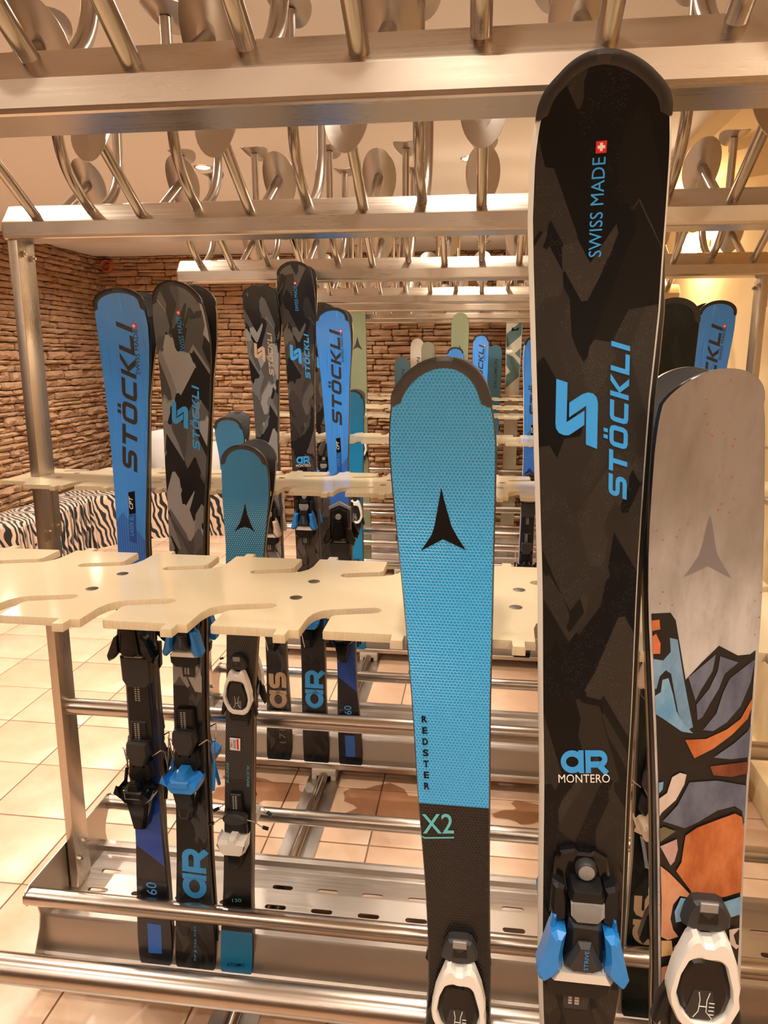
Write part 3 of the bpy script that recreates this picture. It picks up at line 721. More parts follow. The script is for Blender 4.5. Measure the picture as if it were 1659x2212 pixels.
        t.add(V, F); t.obj('tip_guard', mat, s.e, smooth=40)
    def poly(s, name, pts, mat, off=.0005, label=None):
        d = B(); out = []
        for i in range(len(pts)):                              # densify so that print follows the bend
            a, b = pts[i], pts[(i+1) % len(pts)]; k = max(1, int(abs(a[1]-b[1])/.03))
            out += [(a[0]+(b[0]-a[0])*j/k, a[1]+(b[1]-a[1])*j/k) for j in range(k)]
        tri = tessellate_polygon([[Vector((p[0], p[1], 0)) for p in out]])
        d.add([s.P(x, z, off) for x, z in out], [tuple(t) for t in tri])
        return s.print_obj(d, name, mat, label)
    def print_obj(s, d, name, mat, label=None):
        o = d.obj(name, mat, s.e, smooth=None, recalc=False); me = o.data
        flip = [p for p in me.polygons if p.normal.y*s.sg < 0]
        if flip:
            for p in flip: p.flip()
        if label: o['label'] = label
        return o
    def write(s, name, geo, p0, p1, hgt, mat, off=.0007, sx=None):
        """geo: (verts, faces, width) in a unit-height text frame, laid from p0 to p1 along the baseline"""
        v, f, wd = geo; a, b = Vector(p0), Vector(p1); d = (b-a); L = d.length; d /= L; nn = Vector((-d.y, d.x)); k = L/wd
        q = [a+d*(x*k)+nn*(y*hgt) for x, y in v]
        D = B().add([s.P(x, z, off) for x, z in q], f); return s.print_obj(D, name, mat)
# -------- lettering geometry
def strokes(lines, sw):
    """polylines -> outline quads with mitred corners"""
    V = []; F = []
    for L in lines:
        closed = L[0] == L[-1]; P_ = [Vector(p) for p in (L[:-1] if closed else L)]; n = len(P_); base = len(V)
        for i in range(n):
            p = P_[i]; a = P_[i-1] if (i or closed) else None; b = P_[(i+1) % n] if (i < n-1 or closed) else None
            d0 = (p-a).normalized() if a is not None else None; d1 = (b-p).normalized() if b is not None else None
            if d0 is None: d0 = d1
            if d1 is None: d1 = d0
            n0 = Vector((-d0.y, d0.x)); n1 = Vector((-d1.y, d1.x)); m_ = n0+n1; m_ = m_.normalized()/max(.45, m_.length/2)
            V += [tuple(p+m_*sw/2), tuple(p-m_*sw/2)]
        for i in range(n if closed else n-1):
            j = (i+1) % n; F.append((base+2*i, base+2*i+1, base+2*j+1, base+2*j))
    return V, F
def rnd(x0, y0, x1, y1, r=.16, close=True):
    p = [(x0+r, y0), (x1-r, y0), (x1-r*.3, y0+r*.3), (x1, y0+r), (x1, y1-r), (x1-r*.3, y1-r*.3), (x1-r, y1), (x0+r, y1), (x0+r*.3, y1-r*.3), (x0, y1-r), (x0, y0+r), (x0+r*.3, y0+r*.3)]
    return p+[p[0]]
SWD = .23
GLY = {'S': ([[(1.02, .885), (.27, .885), (.16, .85), (.115, .76), (.115, .62), (.18, .53), (.28, .5), (.72, .5), (.83, .46), (.885, .38), (.885, .24), (.83, .15), (.72, .115), (-.02, .115)]], 1.0),
       'T': ([[(0, .885), (1, .885)], [(.5, .8), (.5, 0)]], 1.0), 'O': ([rnd(.115, .115, .885, .885), [(.26, 1.20), (.44, 1.20)], [(.56, 1.20), (.74, 1.20)]], 1.0),
       'C': ([[(.98, .885), (.28, .885), (.16, .85), (.115, .74), (.115, .26), (.16, .15), (.28, .115), (.98, .115)]], .98),
       'K': ([[(.115, 0), (.115, 1)]], .98), 'L': ([[(.115, 1), (.115, .115), (.92, .115)]], .92), 'I': ([[(.115, 0), (.115, 1)]], .23)}
def brand():
    V = []; F = []; x = 0.
    for ch in 'STOCKLI':
        L, w = GLY[ch]; v, f = strokes(L, SWD); b = len(V)
        if ch == 'K': v += [(.68, 1), (1, 1), (.50, .5), (.22, .5), (.68, 0), (1, 0)]; f += [(4, 5, 6, 7), (7, 6, 9, 8)]
        V += [((a*1.12+x)+y*.32, y) for a, y in v]; F += [tuple(i+b for i in q) for q in f]; x += w*1.12+.20
    return V, F, x-.2+.32
BRAND = brand()
def arc(cx, cy_, rx, ry, a0, a1, n=14): return [(cx+rx*cos(radians(a0+(a1-a0)*i/n)), cy_+ry*sin(radians(a0+(a1-a0)*i/n))) for i in range(n+1)]
def ar_geo():
    v, f = strokes([arc(.60, .5, .46, .365, 0, 360, 26), [(1.06, 0), (1.06, 1)], [(1.42, 0), (1.42, 1)], [(1.42, .86), (2.0, .86)]+arc(2.02, .62, .26, .24, 90, -90, 10)+[(1.55, .38)], [(1.95, .38), (2.38, -.02)]], .27)
    return v, f, 2.45
def as_geo():
    v, f = strokes([arc(.60, .5, .46, .365, 0, 360, 26), [(1.06, 0), (1.06, 1)], [(2.3, .865), (1.65, .865), (1.5, .80), (1.45, .70), (1.5, .56), (1.65, .5), (2.1, .5), (2.25, .44), (2.3, .32), (2.25, .19), (2.1, .135), (1.4, .135)]], .27)
    return v, f, 2.45
ARG, ASG = ar_geo(), as_geo()
DG = bpy.context.evaluated_depsgraph_get
def font(txt, bold=0., shear=0., wide=1.):
    cu_ = bpy.data.curves.new('t', 'FONT'); cu_.body = txt; cu_.size = 1; cu_.offset = bold; cu_.shear = shear; cu_.resolution_u = 3; cu_.space_character = 1.02
    o = bpy.data.objects.new('t', cu_); COL.objects.link(o); me = o.evaluated_get(DG()).to_mesh()
    v = [(p.co.x, p.co.y) for p in me.vertices]; f = [tuple(p.vertices) for p in me.polygons]
    o.to_mesh_clear() if hasattr(o, 'to_mesh_clear') else None
    COL.objects.unlink(o); bpy.data.objects.remove(o); bpy.data.curves.remove(cu_)
    x0_ = min(p[0] for p in v); x1_ = max(p[0] for p in v); y1_ = max(p[1] for p in v if True); y0_ = min(0, min(p[1] for p in v))
    return [((p[0]-x0_), p[1]/y1_) for p in v], f, x1_-x0_
FT = {k: font(*a) for k, a in dict(SWISS=('SWISS MADE', .0), MON=('MONTERO',), X2=('X2', .008), CPT=('CPT', .015, .25), LAS=('LASER SL',), STR=('STRIVE',), FLEX=('TIP & TAIL FLEX',), XC=('X-CNSE', .01), n171=('171',), n160=('160',), n130=('130', .01), ATOM=('ATOMIC', .012, .15), SAL=('SALOMON', .01, .1)).items() if a}
for ch in 'REDST': FT['r'+ch] = font(ch, .035)
def cross(s, q):
    """white cross on a red square"""
    cx = sum(p[0] for p in q)/4; cz = sum(p[1] for p in q)/4; a = .5*(Vector(q[1])-Vector(q[0])).length; tl = (Vector(q[0])-Vector(q[3])).normalized(); rt = Vector((tl.y, -tl.x))
    f = lambda x, y: (cx+(rt.x*x+tl.x*y)*a, cz+(rt.y*x+tl.y*y)*a)
    s.poly('red_square', [f(-1, -1), f(1, -1), f(1, 1), f(-1, 1)], DECRED, .0006)
    b, c = .26, .68
    s.poly('white_cross', [f(-b, -c), f(b, -c), f(b, -b), f(c, -b), f(c, b), f(b, b), f(b, c), f(-b, c), f(-b, b), f(-c, b), f(-c, -b), f(-b, -b)], DECW, .0009)
# prints measured on one ski, carried to its sister skis in proportion
def interp_c(rows):
    r = sorted(fill_rows(rows)); z = [a[0] for a in r]; c = [a[1] for a in r]; return lambda q: float(np.interp(q, z, c))
def carrier(ref, tgt):
    cr = interp_c(ROWS[ref][2]); zr = ROWS[ref][2][0][0]; k = (tgt.zt-tgt.zb)/(zr-Z_T)
    def f(p):
        z = tgt.zt-(zr-p[1])*k; return (tgt.c(z)+(p[0]-cr(p[1]))*min(1.15, k), z)
    return f, k
def hgt(a, b, c):
    """distance of c from line a-b"""
    a, b, c = Vector(a), Vector(b), Vector(c); d = (b-a).normalized(); return abs((c-a).x*d.y-(c-a).y*d.x)
def print_montero(s, colr, word=True, tag_='AR', lower=True, white=DECW):
    f_, k = carrier('AR_A', s); D = DEC
    up = .066 if tag_ == 'AS' else 0.
    f = lambda p: (lambda q: (q[0]+s.c(min(s.zt, q[1]+up))-s.c(q[1]), q[1]+up))(f_(p))
    s.poly('emblem', [f(p) for p in D['AR_S1']], colr); s.poly('emblem', [f(p) for p in D['AR_S2']], colr)
    s.write('lettering', BRAND, f(D['AR_STO'][0]), f(D['AR_STO'][1]), hgt(D['AR_STO'][0], D['AR_STO'][1], D['AR_STOh'][0])*k*.98, colr)
    if not up:
        s.write('small_lettering', FT['SWISS'], f(D['AR_SWISS'][0]), f(D['AR_SWISS'][1]), .0105*k, colr)
        cross(s, [f(p) for p in D['AR_X']])
    f = f_
    if lower:
        a, b, c = [f(p) for p in D['AR_AR']]; s.write('model_mark', ARG if tag_ == 'AR' else ASG, a, b, abs(c[1]-a[1]), colr)
        a, b, c = [f(p) for p in D['AR_MON']]; s.write('model_name', FT['MON'], a, b, abs(c[1]-a[1])*.95, white)
        f2, k2 = carrier('CAMO_B', s); a, b, c = [f2(p) for p in D['C_AR']]
        s.write('tail_mark', ARG if tag_ == 'AR' else ASG, a, b, abs(c[0]-a[0]), colr)
def print_laser(s):
    f, k = carrier('BLUE_B', s); D = DEC
    s.write('lettering', BRAND, f(D['L_STO'][0]), f(D['L_STO'][1]), hgt(D['L_STO'][0], D['L_STO'][1], D['L_STOh'][0])*k, DECGR)
    s.write('small_lettering', FT['SWISS'], f(D['L_SWISS'][0]), f(D['L_SWISS'][1]), .0087*k, DECGR)
    cross(s, [f(p) for p in D['L_X']])
    s.poly('label_patch', [f(p) for p in D['L_CPTBOX']], DECB); s.write('patch_lettering', FT['CPT'], f(D['L_CPT'][0]), f(D['L_CPT'][1]), .0085*k, DECW, .0009)
    s.poly('lower_patch', [f(p) for p in D['L_LASBOX']], LASB); s.write('lower_lettering', FT['LAS'], f(D['L_LAS'][0]), f(D['L_LAS'][1]), .0085*k, DECLB, .0009)
    s.write('size_number', FT['n160'], f(D['L_160'][0]), f(D['L_160'][1]), .026*k, DECLB)
    s.poly('tail_patch', [f(p) for p in D['L_RECT']], LASR)
DECGR = P('print_charcoal', (.035, .030, .030), .3)
LASB = P('print_deep_blue', (.018, .09, .42), .3)
LASR = P('print_royal_blue', (.03, .16, .62), .3)
def arrow(s, pts, mat, name='arrow_emblem'): return s.poly(name, pts, mat)

# -------- bindings: every piece is cut as an outline in the plane of the ski (mm) and raised above it
class Binding:
    def __init__(s, ski, z, name, dx=0., sc=1.):
        s.k = ski; s.z = z; s.x = ski.c(z)+dx; s.sc = sc*.001; s.o = None
        s.o = link(name, None, ski.e, ski.P(s.x, z, 0)); s.off = ski.P(s.x, z, 0)
    def fn(s, u, v, w):
        k = s.k; x = s.x+u*s.sc; z = s.z+v*s.sc
        return Vector((x-k.base.x+k.xo, k.sg*(k.bend(s.z)+k.thick(s.z)+w*s.sc)+(.001 if k.back else 0), z-k.zb))-s.off
    def pc(s, name, poly, w0, w1, mat, inset=2., label=None, child=None):
        o = B().prism(poly, s.fn, w0, w1, 0, inset).obj(name, mat, child or s.o, smooth=25)
        if label: o['label'] = label
        return o
    def sym(s, half): return half+[(-u, v) for u, v in half[::-1]]
    def knob(s, name, u, v, r, w0, w1, mat, n=18, child=None):
        a = s.fn(u, v, w0); b = s.fn(u, v, w1); t = B(); t.tube([a, a+(b-a)*.8, b], [r*s.sc, r*s.sc, r*s.sc*.82], n); return t.obj(name, mat, s.o, smooth=40)
    def wire(s, name, pts, r, mat, n=8): return B().tube([s.fn(*p) for p in pts], r*s.sc, n).obj(name, mat, s.o, smooth=50)
    def text(s, rows_, u, v, hh, mat, w):
        t = B()
        for (a, b) in rows_:
            for q in range(3): t.add([s.fn(u+a+q*2.2, v+b, w), s.fn(u+a+q*2.2+1.4, v+b, w), s.fn(u+a+q*2.2+1.4, v+b+hh, w), s.fn(u+a+q*2.2, v+b+hh, w)], [(0, 1, 2, 3)])
        return s.k and t.obj('scale_marks', mat, s.o, smooth=None)
def marks(b, u, v0, v1, w, n=8):
    t = B()
    for i in range(n):
        v = v0+(v1-v0)*i/(n-1)
        for uu, wd in ((u, 4.), (u+7, 5.)):
            t.add([b.fn(uu, v, w), b.fn(uu+wd, v, w), b.fn(uu+wd, v+2.6, w), b.fn(uu, v+2.6, w)], [(0, 1, 2, 3)])
    o = t.obj('scale_marks', PTEXT, b.o, smooth=None, recalc=False)
    for p in o.data.polygons:
        if p.normal.y*b.k.sg < 0: p.flip()
def toe_wing(ski, z, wing, afd=WHITE, dx=0., sc=.92):
    """toe piece with two coloured jaws, clear window and round screw on top"""
    b = Binding(ski, z, 'toe_piece', dx, sc)
    b.pc('housing_frame', [(-33, 66), (-28, 76), (-12, 80), (-8, 76), (5, 76), (8, 79), (23, 71), (28, 44), (33, -2), (-36, -2)], 0, 9, GBLACK, 3)
    b.pc('cheek', [(-35, 45), (-30, 48), (-22, 44), (-19, 30), (-18, 5), (-32, -2), (-36, 20)], 4, 26, BLACK, 3)
    b.pc('cheek', [(35, 45), (30, 48), (20, 44), (17, 30), (17, 5), (34, -6), (37, 20)], 4, 26, BLACK, 3)
    b.knob('screw_knob', 0, 60, 11.5, 5, 19, DGREY); b.knob('screw_head', 0, 60, 8.5, 19, 20.5, GREY, 20)
    b.pc('upper_body', [(-16, 50), (16, 49), (20, 36), (17, 30), (-16, 30), (-19, 36)], 6, 34, BLACK, 3)
    b.pc('window_frame', [(-16, 32), (17, 32), (15, 10), (-14, 11)], 6, 31, DGREY, 1)
    b.pc('window', [(-17, 35), (18, 35), (19, 20), (12, 11), (-9, 11), (-16, 19)], 31, 36, GLASS, 3)
    b.pc('lower_body', [(-18, 12), (17, 11), (20, -20), (21, -38), (10, -43), (-14, -43), (-20, -36), (-18, -14)], 5, 38, BLACK, 5)
    b.pc('front_block', [(-8, -8), (6, -8), (20, -39), (9, -44), (-13, -44), (-21, -38)], 20, 46, DGREY, 4)
    if not ski.back:
        v, f, wd = FT['STR']; t = B().add([b.fn(3-y*4.2, -37+x*24/wd, 46.6) for x, y in v], f).obj('block_lettering', DECBLUE, b.o, smooth=None, recalc=False)
        for p in [p for p in t.data.polygons if p.normal.y > 0]: p.flip()
    for sgn in (-1, 1):
        b.pc('jaw', [(sgn*u, v) for u, v in [(20, -2), (30, 1), (36, -4), (40, -20), (46, -44), (49, -54), (46, -62), (39, -63), (29, -54), (22, -44), (23, -26)]], 12, 44, wing, 5)
        b.pc('jaw_tip', [(sgn*u, v) for u, v in [(36, -4), (33, 10), (30, 12), (29, 0)]], 14, 30, wing, 2)
    b.pc('boot_rest', [(-34, -66), (-26, -50), (26, -50), (34, -66)], 3, 36, afd, 2.5)
    b.pc('rest_base', [(-39, -66), (37, -66), (34, -88), (22, -98), (-26, -98), (-38, -86)], 2, 22, BLACK, 3)
    b.pc('track_plate', [(-17, -86), (17, -86), (14, -128), (-14, -128)], 1, 7, DGREY, 1.5); marks(b, -9, -120, -92, 7.3, 9)
    return b
def toe_frame(ski, z, ring=WHITE, dx=0., sc=1.):
    """toe piece: white six-sided frame round a glossy black housing, dark bridge above"""
    b = Binding(ski, z, 'toe_piece', dx, sc)
    b.pc('bridge', [(-31, 52), (-27, 74), (-20, 88), (-12, 90), (12, 90), (20, 86), (30, 68), (30, 52), (16, 44), (-16, 44)], 0, 22, DGREY, 4)
    b.pc('bridge_inlay', [(-12, 90), (11, 90), (11, 76), (-12, 76)], 20, 23.5, GREY, 1)
    b.pc('bridge_hollow', [(-11, 75), (0, 66), (11, 75), (13, 58), (-13, 58)], 21, 22.6, GBLACK, .4)
    out = [(-23, 46), (-14, 50), (-11, 46), (-9, 38), (9, 38), (12, 46), (18, 50), (25, 45), (38, 10), (46, -26), (45, -40), (48, -58), (36, -88), (22, -100), (-16, -98), (-30, -88), (-44, -58), (-46, -40), (-40, -4)]
    inn = [(-23, 12), (-10, 15), (18, 12), (24, 6), (34, -30), (36, -46), (30, -70), (16, -84), (-12, -82), (-28, -66), (-36, -40), (-32, -10)]
    o = B(); n = len(out)
    def ringo(w0, w1):
        m_ = 40
        def samp(poly, q):
            L = [0.]
            for i in range(len(poly)): L.append(L[-1]+(Vector(poly[(i+1) % len(poly)])-Vector(poly[i])).length)
            t = q*L[-1]
            for i in range(len(poly)):
                if L[i+1] >= t-1e-9:
                    f = (t-L[i])/(L[i+1]-L[i]); a, c = Vector(poly[i]), Vector(poly[(i+1) % len(poly)]); return a+(c-a)*f
        def ray(poly, ang):
            c = Vector((0, -30)); d = Vector((cos(ang), sin(ang))); best = None
            for i in range(len(poly)):
                a, e = Vector(poly[i])-c, Vector(poly[(i+1) % len(poly)])-c; s_ = e-a; den = d.x*s_.y-d.y*s_.x
                if abs(den) < 1e-9: continue
                t = (a.x*s_.y-a.y*s_.x)/den; u = (a.x*d.y-a.y*d.x)/den
                if t > 0 and -1e-6 <= u <= 1+1e-6 and (best is None or t > best): best = t
            return c+d*best
        A_ = [2*pi*i/72 for i in range(72)]; O = [ray(out, a) for a in A_]; I = [ray(inn, a) for a in A_]; m_ = 72; V = []
        for o_, i_ in zip(O, I):
            e = (o_-i_); V += [s_ for s_ in (b.fn(o_.x, o_.y, w0), b.fn(o_.x, o_.y, w1-5), b.fn(*(o_-e*.22), w1), b.fn(*(i_+e*.15), w1), b.fn(i_.x, i_.y, w1-4), b.fn(i_.x, i_.y, w0))]
        return V, [(i*6+k, ((i+1) % m_)*6+k, ((i+1) % m_)*6+(k+1) % 6, i*6+(k+1) % 6) for i in range(m_) for k in range(6)]
    v, f = ringo(12, 38); o.add(v, f).obj('frame_ring', ring, b.o, smooth=30)
    b.pc('black_housing', [(u*1.04, (v+35)*1.04-35) for u, v in inn], 8, 34, GBLACK, 9)
    b.pc('window', [(-14, -34), (10, -34), (17, -70), (10, -80), (-15, -80), (-22, -70)], 33, 35.5, DGREY, 1.5)
    b.wire('scale_line', [(-7, -36, 36), (-5, -48, 36), (-6, -66, 36), (-12, -76, 36)], .6, DECW, 6); b.wire('scale_line', [(7, -36, 36), (4, -48, 36), (4, -66, 36), (12, -76, 36)], .6, DECW, 6)
    b.wire('scale_line', [(-6, -58, 36), (4, -58, 36)], .6, DECW, 6)
    for q in range(4): b.wire('scale_tick', [(7, -52-q*6, 36), (14, -52-q*6, 36)], .55, DECW, 5)
    for sgn in (-1, 1): b.pc('wing', [(sgn*u, v) for u, v in [(40, -40), (52, -66), (60, -104), (54, -112), (44, -96), (38, -80)]], 6, 24, BLACK, 3)
    b.pc('toe_base', [(-33, -84), (33, -84), (32, -126), (20, -132), (-20, -132), (-32, -126)], 1, 16, BLACK, 4)
    b.pc('anti_friction_plate', [(-26, -122), (26, -122), (24, -150), (-24, -150)], 1, 11, DGREY, 2)
    return b
def toe_race(ski, z, crown=None, dx=0.):
    b = Binding(ski, z, 'toe_piece', dx)
    b.pc('chevron', [(-38, 60), (-38, 72), (0, 92), (38, 72), (38, 60), (0, 76)], 2, 14, crown or DGREY, 2)
    b.pc('main_body', [(-30, 62), (0, 76), (30, 62), (30, 20), (36, -20), (22, -44), (-22, -44), (-36, -20), (-30, 20)], 3, 34, GBLACK, 6)
    b.knob('dial', 0, 42, 11, 20, 40, GREY)
    b.pc('nose', [(-14, 30), (14, 30), (22, -34), (10, -42), (-10, -42), (-22, -34)], 20, 46, GBLACK, 5)
    for sgn in (-1, 1): b.pc('jaw', [(sgn*u, v) for u, v in [(24, 10), (38, -2), (56, -44), (52, -58), (38, -50), (24, -34)]], 12, 40, GBLACK, 4)
    b.pc('boot_rest', [(-22, -46), (22, -46), (22, -52), (-22, -52)], 6, 24, GREY, 1)
    b.pc('rest_base', [(-36, -52), (36, -52), (34, -110), (24, -126), (-24, -126), (-34, -110)], 2, 18, DGREY, 4)
    b.pc('race_plate', [(-28, -120), (28, -120), (30, -300), (-30, -300)], 1, 12, BLACK, 3); marks(b, -8, -160, -128, 12.3, 7); marks(b, -8, -280, -232, 12.3, 9)
    return b
def heel(ski, z, lever, body=DGREY, dx=0., kind='strive', sc=1.):
    b = Binding(ski, z, 'heel_piece', dx, sc)
    b.pc('track_plate', [(-20, 96), (20, 96), (24, 20), (-24, 20)], 1, 14, BLACK, 4); marks(b, -10, 40, 88, 14.4, 11)
    b.pc('back_plate', [(-26, 45), (-22, 52), (24, 50), (27, 22), (15, -8), (-14, -8), (-28, 18)], 10, 34, body, 4)
    for u in (-13, 11): b.knob('screw_head', u, -13, 3.2, 18, 24, CHROME, 12)
    b.pc('hinge_block', [(-26, -2), (26, -2), (30, -40), (20, -52), (-20, -52), (-30, -40)], 4, 24, BLACK, 4)
    b.pc('lever', [(-40, -50), (-42, -58), (-34, -62), (-28, -54), (-18, -52), (-10, -34), (12, -34), (18, -52), (28, -54), (36, -62), (42, -56), (38, -76), (28, -88), (-24, -88), (-34, -76)], 12, 62, lever, 5)
    b.pc('lever_cup', [(-22, -52), (22, -52), (20, -72), (-20, -72)], 56, 66, lever, 4)
    b.pc('heel_arm', [(-30, -84), (26, -84), (22, -120), (14, -160), (-14, -160), (-22, -120)], 8, 52, GBLACK, 6)
    b.pc('arm_slot', [(-9, -128), (9, -128), (7, -150), (-7, -150)], 51, 53, BLACK, 1)
    for sgn in (-1, 1):
        b.wire('brake_wire', [(sgn*28, 10, 10), (sgn*46, 22, 6), (sgn*50, 10, -6), (sgn*50, -70, -26)], 1.7, CHROME)
        b.wire('brake_arm', [(sgn*50, -60, -24), (sgn*51, -120, -44)], [3.5, 5.5][0] if False else 4.2, lever if kind == 'strive' else BLACK, 10)
    return b
def heel_kid(ski, z, dx=0., sc=1.):
    b = Binding(ski, z, 'heel_piece', dx, sc)
    b.pc('track_plate', [(-16, 84), (16, 84), (20, 20), (-20, 20)], 1, 12, BLACK, 3); marks(b, -8, 40, 76, 12.4, 8)
    b.pc('round_cap', [(28*cos(a*.35)*1.2, 18+17*sin(a*.35)) for a in range(18)], 8, 34, DGREY, 4)
    b.pc('hinge_block', [(-30, 14), (30, 14), (32, -26), (-32, -26)], 3, 26, BLACK, 4)
    b.pc('lever', [(-42, -24), (-38, -32), (-14, -30), (-8, -18), (10, -18), (14, -30), (34, -32), (38, -24), (34, -64), (24, -74), (-24, -74), (-38, -60)], 10, 60, WHITE, 6)
    b.pc('heel_arm', [(-22, -70), (24, -70), (20, -112), (12, -122), (-10, -122), (-18, -112)], 6, 46, GBLACK, 5)
    for sgn in (-1, 1):
        b.wire('brake_wire', [(sgn*28, 8, 10), (sgn*48, 2, 6), (sgn*62, -12, 2), (sgn*76, -20, 0)], 1.7, CHROME)
        b.wire('brake_pad', [(sgn*70, -17, 0), (sgn*84, -24, -4)], 5, BLACK, 10)
    return b

